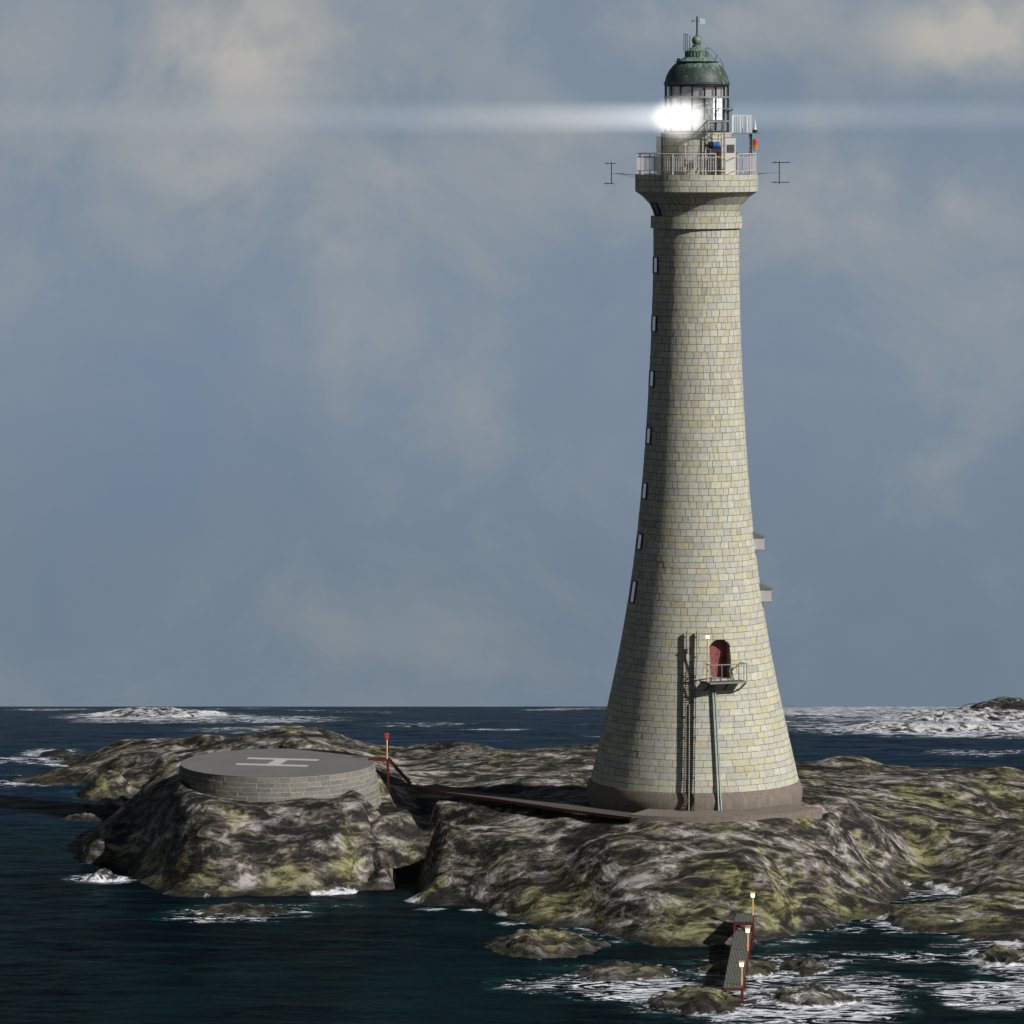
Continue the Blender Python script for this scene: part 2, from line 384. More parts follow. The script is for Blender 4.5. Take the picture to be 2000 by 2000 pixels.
# the ground round the tower
for a in range(-180, 180, 30):
    cw((9.6 * math.sin(R(a)), -9.6 * math.cos(R(a)), -.55 - (.5 if a > 90 or a < -90 else 0)))
for a in range(-27, 66, 9): cw((9.2 * math.sin(R(a)), -9.2 * math.cos(R(a)), -.36))
cw((0, 0, -.4), (3, 3, -.4), (-3, 3, -.4), (0, -5, -.4), (-5, -8, -.42), (5, -8, -.42))
cp((1150, 1590, -.7), (1050, 1577, -.75), (950, 1562, -.8), (900, 1555, -.8), (1100, 1550, -.9), (1000, 1530, -1.2), (1100, 1510, -1.3))
# right flank and valley
cp((1600, 1600, -.9), (1620, 1560, -1.1), (1700, 1580, -1.9), (1650, 1620, -1.8), (1750, 1640, -3.1), (1780, 1600, -2.4), (1836, 1710, -4.9), (1800, 1680, -4.4), (1760, 1720, -4.6), (1700, 1700, -3.4), (1650, 1660, -2.3), (1850, 1640, -3.3), (1914, 1640, -3.3), (2000, 1637, -3.0), (1900, 1600, -3.2), (2000, 1600, -3.5), (1790, 1755, -5.35), (1760, 1762, -5.3), (1850, 1750, -5.1), (1890, 1757, -5.0))
cp((1900, 1700, -4.0), (1723, 1823, S), (1804, 1840, S), (1866, 1846, S), (1915, 1855, S), (1940, 1877, S), (2000, 1888, S), (2100, 1890, S), (1740, 1800, -4.95), (1700, 1800, -5.3))
# back right
cp((1600, 1510, -2.9), (1660, 1474, -2.3), (1620, 1490, -3.0), (1700, 1488, -2.9), (1759, 1504, -3.1), (1862, 1503, -3.0), (1966, 1500, -2.9), (2000, 1507, -3.2), (1700, 1530, -2.6), (1800, 1560, -3.2), (1900, 1545, -3.0), (1980, 1570, -4.0), (1950, 1600, -4.6))
cw((8, 52, -6), (14, 52, -6), (19, 52, -6), (3, 42, -4.2), (28, 48, -6), (30, 30, -3.5), (28, 15, -3.5), (30, 0, -3.3), (30, -12, -3.8), (30, -22, -5.5))
# back left
cp((28, 1529, S), (98, 1535, S), (181, 1536, S), (272, 1549, -5.0), (90, 1474, -5.6), (129, 1461, -5.3), (145, 1497, -5.2), (129, 1512, -4.5), (60, 1515, -4.9), (0, 1524, S), (220, 1451, -3.6), (220, 1490, -3.5), (230, 1500, -3.1), (300, 1500, -3.5), (336, 1446, -3.0), (404, 1438, -2.5), (440, 1450, -2.9), (300, 1520, -3.9), (250, 1520, -4.2), (180, 1515, -4.5), (370, 1480, -3.8), (450, 1446, -2.2), (543, 1422, -1.1), (590, 1420, -1.0), (631, 1424, -1.2), (680, 1443, -1.9), (722, 1460, -2.4), (773, 1459, -2.2), (830, 1455, -1.9), (890, 1451, -1.6), (950, 1458, -1.9), (978, 1466, -2.2), (1060, 1462, -1.9), (1164, 1456, -1.5), (800, 1490, -2.6), (780, 1510, -2.6), (850, 1500, -2.3), (900, 1500, -1.9), (820, 1530, -1.9), (1050, 1490, -1.7), (1250, 1456, -1.7), (1400, 1470, -2.2), (1520, 1490, -3.0))
cw((-36, 62, -6.5), (-30, 58, -5.9), (-26, 56, -5.4), (-20, 54, -5.5), (-14, 52, -5.5), (-8, 50, -5.5), (0, 48, -5.6), (-42, 60, -7), (-40, 30, -5.9), (-38, 20, -6), (-33, 26, -5.9), (-28, 27, -5.5), (-36, 33, -5.7), (-26, 22, -4.2))
# deep water
cp((0, 1560, -7), (100, 1560, -6.6), (60, 1620, -7), (100, 1700, -8), (0, 1750, -8), (200, 1760, -7), (300, 1790, -8), (500, 1800, -7.5), (700, 1780, -7), (800, 1810, -7.5), (900, 1830, -8), (1050, 1860, -7), (1250, 1890, -6.6), (1400, 1900, -6.6), (1550, 1880, -6.8), (1700, 1860, -7), (1850, 1900, -7.5), (2000, 1950, -7.5), (200, 1720, -6.6), (750, 1768, -6.3), (400, 1950, -9), (1000, 1950, -9), (1500, 1980, -8), (80, 1440, -7), (300, 1410, -7), (900, 1425, -7), (1800, 1450, -7.5), (2000, 1460, -8))
cw((-60, -50, -9), (-20, -50, -9), (35, -50, -9), (-60, 0, -9), (-60, 30, -8), (-60, 80, -9), (-20, 80, -9), (40, 80, -9), (0, 75, -9), (-50, 50, -7), (25, 65, -8), (-10, 62, -8), (10, 62, -8))
CPA = np.array(CP)
CPX = CPA[:, :2]; n_ = len(CPX); C2 = 1.2 ** 2
dd = np.sqrt(((CPX[:, None] - CPX[None]) ** 2).sum(-1) + C2)
Amat = np.zeros((n_ + 3, n_ + 3)); Amat[:n_, :n_] = dd - np.eye(n_) * 0.06
Amat[:n_, n_] = 1; Amat[:n_, n_ + 1:] = CPX; Amat[n_:, :n_] = Amat[:n_, n_:].T
sol = np.linalg.solve(Amat, np.concatenate([CPA[:, 2], [0, 0, 0]]))
def rbf(x, y):
    sh = x.shape; x = x.ravel(); y = y.ravel(); out = np.empty(len(x))
    for i in range(0, len(x), 20000):
        a = x[i:i + 20000, None]; b = y[i:i + 20000, None]
        k = np.sqrt((a - CPX[:, 0]) ** 2 + (b - CPX[:, 1]) ** 2 + C2)
        out[i:i + 20000] = k @ sol[:n_] + sol[n_] + sol[n_ + 1] * x[i:i + 20000] + sol[n_ + 2] * y[i:i + 20000]
    return out.reshape(sh)
WE = [(812, 1536, -.6), (877, 1548.5, -.55), (960, 1559, -.45), (1035, 1570, -.38), (1125, 1583, -.25), (1236, 1597, -.12)]
WK = [tuple(WZ(*q)) for q in WE]
HP = W(541.8, 1489.4, 7.0); HPR = 189.5 * mpp(7.0)          # helipad deck centre and radius
def terrain_h(x, y, fine=True):
    b = rbf(x, y)
    m1 = np.clip((np.hypot(x, y) - 9.4) / 4, 0.06, 1)        # smooth where built on
    m2 = np.clip((np.hypot(x - HP.x, (y - HP.y) / 1.1) - 6.6) / 3, 0.06, 1)
    m = np.minimum(m1, m2)
    wx = x + 1.2 * fbm(x * .13, y * .13, 2, 91); wy = y + 1.2 * fbm(x * .13, y * .13, 2, 95)
    # tilted strata: long joints running across the island
    s1 = ridged(wx * .16 + wy * .10, wy * .34 - wx * .12, 4, 11)
    s2 = fbm(wx * .45, wy * .8, 4, 31)
    s3 = ridged(wx * .9 - wy * .5, wy * 1.3 + wx * .4, 3, 51)
    h = b + m * (0.20 * (s1 - .2) + 0.09 * s2 + (0.055 * s3 if fine else 0))
    pad = np.hypot(x - HP.x, (y - HP.y) / 1.1)
    h = np.where(pad < HPR - .15, np.minimum(h, HP.z - 1.6), h)
    h = np.where(np.hypot(x, y) < 6.2, -.8, h)
    for (ax, ay, az), (bx, by, bz) in zip(WK, WK[1:]):
        L = math.hypot(bx - ax, by - ay); ux, uy = (bx - ax) / L, (by - ay) / L
        t = np.clip(((x - ax) * ux + (y - ay) * uy) / L, 0, 1); dx = x - ax - t * ux * L; dy = y - ay - t * uy * L
        sd = -dx * uy + dy * ux            # + behind, - towards the sea
        lim = az + t * (bz - az) - .42 - .16 * np.clip(-sd, 0, 6) + 1.2 * np.clip(-sd - 5, 0, 5) + 1.5 * np.clip(sd - 2.2, 0, 5) + 1.5 * np.clip(np.abs(dx * ux + dy * uy) - .3, 0, 9)
        h = np.minimum(h, lim + .08 * s2)
    return h

def gridmesh(name, xs, ys, Z, mat, attrs=None, keep=None):
    X, Y = np.meshgrid(xs, ys); nx, ny = len(xs), len(ys)
    v = np.stack([X, Y, Z], -1).reshape(-1, 3)
    i = (np.arange(ny - 1)[:, None] * nx + np.arange(nx - 1)[None]).ravel()
    if keep is not None: i = i[keep.ravel()]
    f = np.stack([i, i + 1, i + nx + 1, i + nx], -1)
    me = bpy.data.meshes.new(name)
    me.vertices.add(len(v)); me.vertices.foreach_set('co', v.astype(np.float32).ravel())
    me.loops.add(f.size); me.loops.foreach_set('vertex_index', f.astype(np.int32).ravel())
    me.polygons.add(len(f)); me.polygons.foreach_set('loop_start', (np.arange(len(f)) * 4).astype(np.int32))
    me.update(calc_edges=True); me.shade_smooth()
    for k, a in (attrs or {}).items():
        at = me.attributes.new(k, 'FLOAT', 'POINT'); at.data.foreach_set('value', a.astype(np.float32).ravel())
    me.materials.append(mat); o = bpy.data.objects.new(name, me); scene.collection.objects.link(o); return o

def rockmat(name='wet_rock', foam=0.0):
    m, t, b, o = newmat(name); geo = t.add('ShaderNodeNewGeometry'); g = geo.outputs['Position']
    sx = t.add('ShaderNodeSeparateXYZ'); t.put(sx.inputs[0], g)
    hs = t.math('SUBTRACT', sx.outputs[2], ZS)
    gw = t.add('ShaderNodeVectorMath', operation='ADD'); t.put(gw.inputs[0], g)
    wn = t.add('ShaderNodeTexNoise'); t.put(wn.inputs['Vector'], g); wn.inputs['Scale'].default_value = .35; wn.inputs['Detail'].default_value = 3
    sc = t.vmath('MULTIPLY', t.vmath('SUBTRACT', wn.outputs['Color'], (.5, .5, .5)), (2.6, 2.6, 1.6)); t.put(gw.inputs[1], sc); g2 = gw.outputs[0]
    a = t.noise(t.map(g2, (.55, .95, 1.7), rot=(0, .10, .25)), .85, 6, 0.58, .25)
    bb = t.noise(t.map(g2, (.6, 1.0, 1.5), (5, 2, 0), (0, -.12, -.3)), 3.0, 5, 0.62, .2)
    cc = t.noise(t.map(g2, (1, .7, .6), (15, 12, 0)), .33, 4, 0.6)
    dd_ = t.noise(t.map(g2, (1, .8, .6), (35, 2, 0)), .55, 4, 0.6)
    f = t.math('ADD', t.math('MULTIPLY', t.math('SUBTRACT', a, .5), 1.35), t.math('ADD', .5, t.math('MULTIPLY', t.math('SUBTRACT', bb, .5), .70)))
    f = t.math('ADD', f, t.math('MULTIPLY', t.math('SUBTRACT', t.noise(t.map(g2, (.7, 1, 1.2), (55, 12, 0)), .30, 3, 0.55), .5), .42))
    c = t.ramp(f, [(0.33, (0.010, 0.010, 0.012)), (0.42, (0.034, 0.030, 0.029)), (0.49, (0.092, 0.084, 0.071)), (0.56, (0.165, 0.156, 0.135)), (0.64, (0.31, 0.30, 0.295)), (.73, (.58, .57, .60))])  # palest stop paints whitish glints into the rock colour
    ol = t.ramp(f, [(0.34, (0.012, 0.013, 0.007)), (0.44, (0.055, 0.056, 0.023)), (0.53, (0.165, 0.168, 0.062)), (0.66, (0.34, 0.36, 0.16))])
    pu = t.ramp(f, [(0.36, (0.010, 0.008, 0.014)), (0.48, (0.062, 0.048, 0.058)), (0.64, (0.32, 0.30, 0.36))])
    # lichen and weed favour the lower ledges
    lw = t.math('MULTIPLY', t.step(hs, 3.6, 0.6), 0.10)
    c = t.mix(t.math('MULTIPLY', t.step(t.math('ADD', cc, lw), 0.53, 0.68), .8), c, ol)
    c = t.mix(t.math('MULTIPLY', t.step(dd_, 0.55, 0.66), .65), c, pu)
    rb = t.noise(t.map(g, (1, 1, .8), (1, 22, 0)), .8, 3, .6)
    c = t.mix(t.math('MULTIPLY', t.math('MULTIPLY', t.step(rb, .58, .70), t.step(hs, 1.6, .3)), .6), c, (0.13, 0.055, 0.035))
    # black wet tide band
    tide = t.step(t.math('ADD', hs, t.math('MULTIPLY', bb, -1.0)), 0.05, -0.42)
    c = t.mix(t.math('MULTIPLY', tide, .75), c, (0.012, 0.013, 0.014))
    at = t.add('ShaderNodeAttribute', attribute_name='foam').outputs['Fac']
    fn = t.noise(t.map(g2, (.8, .8, .8), (9, 9, 9)), 1.6, 6, 0.68, .6)
    fm = t.step(t.math('ADD', at, t.math('MULTIPLY', t.math('SUBTRACT', fn, .5), 2.2)), .45, .85)
    c = t.mix(fm, c, t.mix(fn, (0.50, 0.50, 0.62), (0.85, 0.86, 0.9)))
    t.put(b.inputs['Base Color'], t.mix(t.math('SUBTRACT', 1, fm), c, t.mix(1.0, c, (.70, .665, .64), 'MULTIPLY')))
    b.inputs['Roughness'].default_value = 0.72; b.inputs['Specular IOR Level'].default_value = 0.35
    fine = t.noise(g2, 9, 6, 0.65)
    bump(t, b, t.math('ADD', t.math('MULTIPLY', f, 2.4), t.math('MULTIPLY', fine, .35)), 0.8, 0.12)
    return m
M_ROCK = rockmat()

xs = np.arange(-58, 36, 0.17); ys = np.concatenate([np.arange(-36, 14, 0.16), np.arange(14, 76, 0.24)])
X, Y = np.meshgrid(xs, ys)
TZ = terrain_h(X, Y)
TZ = TZ - np.maximum(0, Y - SY0) ** 2 / (2 * RS) * 0.0
seaz = ZS - np.maximum(0, Y - SY0) ** 2 / (2 * RS)
kp = (TZ > seaz - 1.2)
kp = kp[:-1, :-1] | kp[1:, 1:] | kp[1:, :-1] | kp[:-1, 1:]
# white water left on the lowest ledges
sz = TZ - seaz
tf = np.clip(1 - np.abs(sz - .1) / .45, 0, 1) * np.clip(fbm(X * .18, Y * .18, 3, 77) * 2.6 - .1, 0, 1)
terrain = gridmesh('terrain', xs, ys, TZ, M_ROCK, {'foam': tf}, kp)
tag(terrain, kind='structure')

# ------------------------------------------------------------------ separate skerries
def skerry(name, label, px0, px1, py, hgt, dep, seed, foam=0.0, skew=0.5, group='rocks standing in the sea', step=.12, power=1.6, rough=.45):
    a = WS(px0, py); b = WS(px1, py); cx = (a.x + b.x) / 2; rx = (b.x - a.x) / 2; cy = a.y + dep * .9; z0 = zsea(cy)
    st = max(step, rx / 70)
    xs = np.arange(-rx * 1.3, rx * 1.3, st); ys = np.arange(-dep * 1.35, dep * 1.35, st)
    X, Y = np.meshgrid(xs, ys)
    u = X / rx; v = Y / dep
    uu = u - (skew - .5) * 1.2 * (1 - u ** 2)
    d = np.abs(uu) ** power + v ** 2 + .55 * fbm(X / rx * 1.9 + seed, Y / dep * 1.5, 3, seed)
    h = hgt * (1 - d) + hgt * rough * ridged(X * 1.6 / rx + seed, Y * 1.2 / dep, 3, seed + 5) * np.clip(1.2 - d, 0, 1)
    h = h + .10 * fbm(X * 1.6, Y * 2.2, 3, seed + 9)
    h = np.maximum(h, -1.2)
    k = h > -.8; k = k[:-1, :-1] | k[1:, 1:] | k[1:, :-1] | k[:-1, 1:]
    fo = np.clip(foam + np.clip(.5 - np.abs(h) / max(.3, hgt * .6), 0, .5) * (foam > 0), -.2, 1)
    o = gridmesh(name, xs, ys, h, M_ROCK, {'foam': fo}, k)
    o.location = (cx, cy, z0)
    tag(o, label, 'rock', group); SK.append((cx, cy, rx, dep, foam)); return o
SK = []
skerry('rock', 'long low rounded rock in dark water, topmost of the rocks left of the jetty', 945, 1184, 1870, .72, 3.4, 3, 0.0, .42)
skerry('rock', 'small pale foam-washed rock in the water at the left foot of the helipad headland', 152, 238, 1722, .42, 1.1, 8, .55)
skerry('rock', 'flat olive and brown rock awash just below the helipad cliff', 372, 570, 1790, .42, 1.7, 15, .15)
skerry('rock', 'grey triangular rock in the shadowed water behind the left edge of the helipad headland', 158, 290, 1590, .65, 2.6, 22)
skerry('rock', 'thin green weed covered rock just above the water, left of the headland', 112, 205, 1606, .36, 1.2, 29)
skerry('rock', 'low dark rock awash left of the jetty deck, second row from the bottom', 1110, 1330, 1915, .42, 2.4, 36, .12)
skerry('rock', 'broad olive rock directly under and left of the jetty middle', 1370, 1530, 1908, .40, 2.3, 43, .22)
skerry('rock', 'foam streaked rock just right of the jetty middle', 1522, 1632, 1903, .42, 2.0, 50, .25)
skerry('rock', 'mottled olive rock under the seaward end of the jetty, at the bottom of the picture', 1262, 1480, 1980, .68, 3.0, 57, .12)
skerry('rock', 'rock overrun by white foam right of the seaward end of the jetty', 1486, 1682, 1968, .55, 2.7, 64, .42)
skerry('rock', 'small rock with breaking foam below the right hand shore', 1905, 2030, 1885, .5, 2.2, 71, .35)
skerry('reef', 'distant reef covered in white surf near the horizon on the left', 178, 410, 1404, .42, 5.5, 78, .62, .4, 'surf covered reefs near the horizon', .25, 1.6, .25)
skerry('reef', 'nearest of the reefs in white surf on the right, in front of the others', 1660, 2060, 1432, .42, 4.5, 85, .72, .3, 'surf covered reefs near the horizon', .25, 3, .22)
skerry('reef', 'middle surf covered reef on the right, behind the front one', 1755, 2090, 1410, .55, 5, 92, .66, .4, 'surf covered reefs near the horizon', .25, 3, .22)
skerry('reef', 'farthest dark reef on the right edge rising above the horizon line', 1905, 2120, 1393, .75, 7, 99, .40, .5, 'surf covered reefs near the horizon', .3, 2)

# ------------------------------------------------------------------ water
def watermat():
    m, t, b, o = newmat('sea_water'); geo = t.add('ShaderNodeNewGeometry'); g = geo.outputs['Position']
    s = t.add('ShaderNodeSeparateXYZ'); t.put(s.inputs[0], g)
    at = t.add('ShaderNodeAttribute', attribute_name='foam').outputs['Fac']
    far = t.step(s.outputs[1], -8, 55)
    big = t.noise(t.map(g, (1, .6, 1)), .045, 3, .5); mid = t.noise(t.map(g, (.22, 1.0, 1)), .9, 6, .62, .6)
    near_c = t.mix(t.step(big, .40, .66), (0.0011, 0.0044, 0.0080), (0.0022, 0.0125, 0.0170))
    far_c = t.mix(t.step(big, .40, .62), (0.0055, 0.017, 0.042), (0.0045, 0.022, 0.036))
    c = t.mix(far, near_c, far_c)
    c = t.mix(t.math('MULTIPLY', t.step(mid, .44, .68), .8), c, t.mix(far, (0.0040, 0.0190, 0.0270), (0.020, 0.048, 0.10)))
    teal = t.math('MULTIPLY', t.step(t.math('ABSOLUTE', t.math('SUBTRACT', at, .20)), .2, 0.0), t.step(mid, .35, .6))
    c = t.mix(t.math('MULTIPLY', teal, .45), c, (0.007, 0.05, 0.055))
    # foam lace
    d1 = t.noise(t.map(g, (.38, .85, 1), (3, 7, 0)), .8, 7, .64, 1.6)
    vo = t.math('ABSOLUTE', t.math('SUBTRACT', t.noise(t.map(g, (.30, .8, 1), (13, 7, 0)), .85, 5, .6, 2.4), .5))
    lace = t.math('SUBTRACT', .60, t.math('MULTIPLY', vo, 8.5))
    fv = t.math('ADD', at, t.math('MULTIPLY', t.math('ADD', t.math('SUBTRACT', lace, .25), t.math('MULTIPLY', t.math('SUBTRACT', d1, .5), 1.9)), 1.15))
    foam = t.math('MULTIPLY', t.step(fv, .48, .86), t.step(at, .04, .2))
    # scattered whitecaps
    wc = t.noise(t.map(g, (.20, .75, 1), (30, 3, 0)), .75, 4, .55, .5)
    foam = t.math('MAXIMUM', foam, t.math('MULTIPLY', t.step(wc, .70, .80), t.math('MULTIPLY', t.step(s.outputs[1], 20, 60), .7)))
    c = t.mix(foam, c, t.mix(d1, (0.55, 0.62, 0.80), (0.95, 0.96, 1.0)))
    t.put(b.inputs['Base Color'], c); b.inputs['IOR'].default_value = 1.33
    b.inputs['Specular IOR Level'].default_value = 0.025
    t.put(b.inputs['Roughness'], t.math('ADD', .32, t.math('MULTIPLY', foam, .5)))
    w1 = t.noise(t.map(g, (.35, .9, 1)), 1.1, 6, .62, .4); w2 = t.noise(t.map(g, (.6, 1.3, 1), (4, 4, 0)), 4.5, 4, .6)
    hgt = t.math('ADD', w1, t.math('MULTIPLY', w2, .22)); hgt = t.math('ADD', hgt, t.math('MULTIPLY', foam, .15))
    bump(t, b, hgt, 1.0, 0.5)
    return m
M_SEA = watermat()
xs = np.concatenate([np.linspace(-1500, -150, 14), np.linspace(-140, -62, 20), np.arange(-60, 36, .3), np.linspace(38, 140, 20), np.linspace(160, 1500, 14)])
ys = np.concatenate([np.linspace(-900, -70, 12), np.arange(-62, 60, .28), np.arange(60, 150, .7), np.linspace(152, 420, 60)])
X, Y = np.meshgrid(xs, ys)
Zc = ZS - np.maximum(0, Y - SY0) ** 2 / (2 * RS)
ins = (X > -58) & (X < 35) & (Y < 76) & (Y > -60)
hh = np.full(X.shape, -9.0); hh[ins] = terrain_h(X[ins], Y[ins], False)
amp = np.clip((140 - Y) / 60, 0, 1) * (np.abs(X) < 100) * (np.abs(Y) < 149)
wave = .10 * fbm(X * .16 + .6 * fbm(X * .05, Y * .05, 2, 3), Y * .42, 4, 201) + .06 * ridged(X * .30, Y * .75, 3, 211)
Zw = Zc + wave * amp
depth = Zc - hh
foam = np.clip(1 - depth / 1.1, 0, 1) * np.clip(.15 + .35 * np.clip((X - 2) / 8, 0, 1) + 1.7 * fbm(X * .10, Y * .10, 3, 301), 0, 1) * (depth > -1) * .6
expo = np.clip(1 - np.abs(depth - .4) / 1.6, 0, 1)
def fblob(px, py, rx, ry, s):
    global foam
    c = WS(px, py); u = ((X - c.x) / rx) ** 2 + ((Y - c.y) / ry) ** 2
    foam = np.maximum(foam, s * np.clip(1.25 - u, 0, 1) * (1 + .5 * fbm(X * .25, Y * .25, 3, 401)))
for cx, cy, rx, dep, fo in SK:
    if fo > 0:
        u = np.sqrt(((X - cx) / rx) ** 2 + ((Y - cy) / dep) ** 2)
        foam = np.maximum(foam, min(.9, fo * 1.9) * np.clip(2.0 - u, 0, 1))
fblob(1240, 1930, 4.6, 4.5, .72); fblob(1570, 1925, 6.5, 5.5, .62); fblob(1720, 1920, 4.0, 2.0, .60); fblob(1945, 1945, 3.4, 4.5, 1.15); fblob(1550, 1985, 6, 3, 1.0); fblob(1600, 1940, 5, 4, .85); fblob(1640, 1975, 4, 4, .8); fblob(1480, 1915, 3, 3, .7)
fblob(1800, 1870, 3.5, 2.0, .5); fblob(1500, 1985, 3, 3, .7); fblob(2000, 1900, 3, 3, .6)
fblob(1735, 1812, 1.2, 2.0, .8); fblob(1670, 1817, 1, 1.2, .6); fblob(1560, 1838, 1.2, 1.0, .6); fblob(1050, 1925, 3, 3, .42); fblob(1930, 1867, 2, 2, .6)
fblob(500, 1405, 8, 7, .62); fblob(300, 1408, 8, 4, .55); fblob(500, 1425, 6, 5, .42); fblob(1900, 1425, 12, 9, .9); fblob(1950, 1400, 14, 16, .85); fblob(1700, 1400, 9, 16, .55); fblob(1620, 1386, 12, 20, .95); fblob(1800, 1385, 14, 25, 1.0); fblob(1560, 1415, 4, 9, .45); fblob(1980, 1390, 9, 20, .8)
fblob(100, 1470, 2.5, 4, .75); fblob(60, 1485, 5, 3, .5); fblob(130, 1495, 2, 2, .7); fblob(40, 1530, 3, 2, .7); fblob(1575, 1500, 2, 4, .9); fblob(970, 1425, 3, 2, .5); fblob(820, 1415, 5, 3, .35); fblob(1930, 1470, 5, 3, .5)
fblob(430, 1795, 4, 1.6, .5); fblob(640, 1770, 3, 1.2, .25); fblob(1000, 1803, 1, .8, .7); fblob(925, 1777, .8, .8, .8); fblob(840, 1775, 1, .6, .6); fblob(1600, 1870, 5, 2, .4)
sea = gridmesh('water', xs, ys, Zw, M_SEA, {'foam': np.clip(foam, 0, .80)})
tag(sea, kind='structure')

# ------------------------------------------------------------------ masonry
STT = [(.51, .50, .41), (.48, .475, .43), (.52, .51, .40), (.46, .455, .43), (.51, .51, .455), (.49, .48, .395), (.54, .535, .46), (.475, .475, .45)]
RARE = [(.52, .475, .32), (.50, .44, .35), (.47, .46, .33), (.55, .54, .49), (.42, .40, .35)]
PDT = [(.20, .195, .185), (.17, .155, .14), (.22, .20, .18), (.185, .175, .165), (.16, .16, .16)]
def masonry(mb, rf, z0, z1, hmin, hmax, nb, tints, rare, mortar, gap=.012, groove=.022, c=(0, 0), hole=None, seg=3, ymul=1.0, bias=0):
    z = z0
    def P(a, zz, dr=0.0):
        r = rf(zz) + dr; return (c[0] + r * math.sin(a), c[1] - r * math.cos(a) * ymul, zz)
    rows = []
    while z < z1 - hmin * .5:
        h = rnd.uniform(hmin, hmax)
        if z + h > z1 - hmin * .6: h = z1 - z
        rows.append((z, z + h)); z += h
    for za_, zb in rows:
        k = rnd.uniform(0, 1); ang = []
        a = k
        while a < k + 2 * math.pi - .5 * 2 * math.pi / nb:
            ang.append(a); a += 2 * math.pi / nb * rnd.uniform(.55, 1.45)
        ang.append(k + 2 * math.pi)
        rm = rf((za_ + zb) / 2)
        for a0, a1 in zip(ang, ang[1:]):
            # far side of the tower is built the same way
            tt = list(rnd.choice(rare if rnd.random() < .09 else tints)); v = rnd.uniform(.93, 1.06); mb.cur = tuple(x * v for x in tt)
            dr = rnd.uniform(-.006, .008); ga = gap / rm; b0, b1 = a0 + ga, a1 - ga; q0, q1 = za_ + gap, zb - gap
            sg = max(1, int(round((b1 - b0) / R(3.2))))
            if hole and hole(a0, a1, za_, zb) == 2:
                na = max(2, int((b1 - b0) * rm / .05)); nz = max(2, int((q1 - q0) / .05))
                for i in range(na):
                    for j in range(nz):
                        c0 = b0 + (b1 - b0) * i / na; c1 = b0 + (b1 - b0) * (i + 1) / na; e0 = q0 + (q1 - q0) * j / nz; e1 = q0 + (q1 - q0) * (j + 1) / nz
                        if hole(c0, c1, e0, e1) == 0:
                            n0 = mb.addv([P(c0, e0, dr), P(c1, e0, dr), P(c1, e1, dr), P(c0, e1, dr)]); mb.face([n0, n0 + 1, n0 + 2, n0 + 3])
                continue
            lo = [P(b0 + (b1 - b0) * i / sg, q0, dr) for i in range(sg + 1)]; hi = [P(b0 + (b1 - b0) * i / sg, q1, dr) for i in range(sg + 1)]
            li = [P(a0 + (a1 - a0) * i / sg, za_, -groove) for i in range(sg + 1)]; hi_ = [P(a0 + (a1 - a0) * i / sg, zb, -groove) for i in range(sg + 1)]
            n0 = mb.addv(lo + hi + li + hi_); s1 = sg + 1
            for i in range(sg): mb.face([n0 + i, n0 + i + 1, n0 + s1 + i + 1, n0 + s1 + i])
            mb.cur = mortar
            for i in range(sg):
                mb.face([n0 + 2 * s1 + i, n0 + 2 * s1 + i + 1, n0 + i + 1, n0 + i])
                mb.face([n0 + s1 + i, n0 + s1 + i + 1, n0 + 3 * s1 + i + 1, n0 + 3 * s1 + i])
            mb.face([n0 + 2 * s1, n0, n0 + s1, n0 + 3 * s1]); mb.face([n0 + sg, n0 + 2 * s1 + sg, n0 + 3 * s1 + sg, n0 + s1 + sg])
    mb.cur = None
def interp(tab):
    tab = sorted(tab)
    def f(z):
        if z <= tab[0][0]: return tab[0][1]
        for (a, ra), (b, rb) in zip(tab, tab[1:]):
            if z <= b: return ra + (rb - ra) * (z - a) / (b - a)
        return tab[-1][1]
    return f
def smooth_interp(tab):
    tab = sorted(tab); xs_ = np.array([a for a, b in tab]); ys_ = np.array([b for a, b in tab]); p = np.polyfit(xs_, ys_, 5)
    return lambda z: float(np.polyval(p, z))
prof_px = [(447, 83.8), (500, 84.0), (560, 84.6), (640, 87.3), (700, 90), (821, 95.6), (980, 108), (1040, 114.5), (1120, 124.6), (1200, 136.6), (1280, 150.5), (1330, 160.7), (1381, 172.4), (1450, 188.7), (1521, 204.3)]
tower_r = smooth_interp([(za(y), r * mpp(0)) for y, r in prof_px])
ZP = za(1521)             # top of the plinth
ZB0, ZB1 = za(445.5), za(421.5)     # belt course
ZG0, ZG1 = za(374), za(340)         # gallery wall
LH = thing('lighthouse', 'tall tapering pale stone lighthouse with green copper dome on the rocky island', 'lighthouse')

# doorway: arch in (arc length, z) space
DPH = R(17.4)
dzb = W(1406, 1326, -4.6).z; dzt = W(1405, 1249, -4.3).z; DW = 1.28
dzs = dzt - .40
AH = dzt - dzs; AR = ((DW / 2) ** 2 + AH ** 2) / (2 * AH)
def in_arch(s, z):
    if abs(s) > DW / 2 or z < dzb or z > dzt: return False
    if z <= dzs: return True
    return z <= dzs + math.sqrt(max(0, AR ** 2 - s * s)) - (AR - AH)
def dhole(a0, a1, z0, z1):
    a0 = (a0 - DPH + math.pi) % (2 * math.pi) - math.pi; a1 = (a1 - DPH + math.pi) % (2 * math.pi) - math.pi
    if a1 < a0 or abs(a0) > 1: return 0
    rr = tower_r((z0 + z1) / 2); s0, s1 = a0 * rr, a1 * rr
    if s1 < -DW / 2 or s0 > DW / 2 or z1 < dzb or z0 > dzt: return 0
    if (s1 - s0) > .11: return 2
    return 1 if in_arch((s0 + s1) / 2, (z0 + z1) / 2) else 0
mb = MB(); masonry(mb, tower_r, ZP, ZB0, .33, .46, 40, STT, RARE, (.13, .12, .075), hole=dhole)
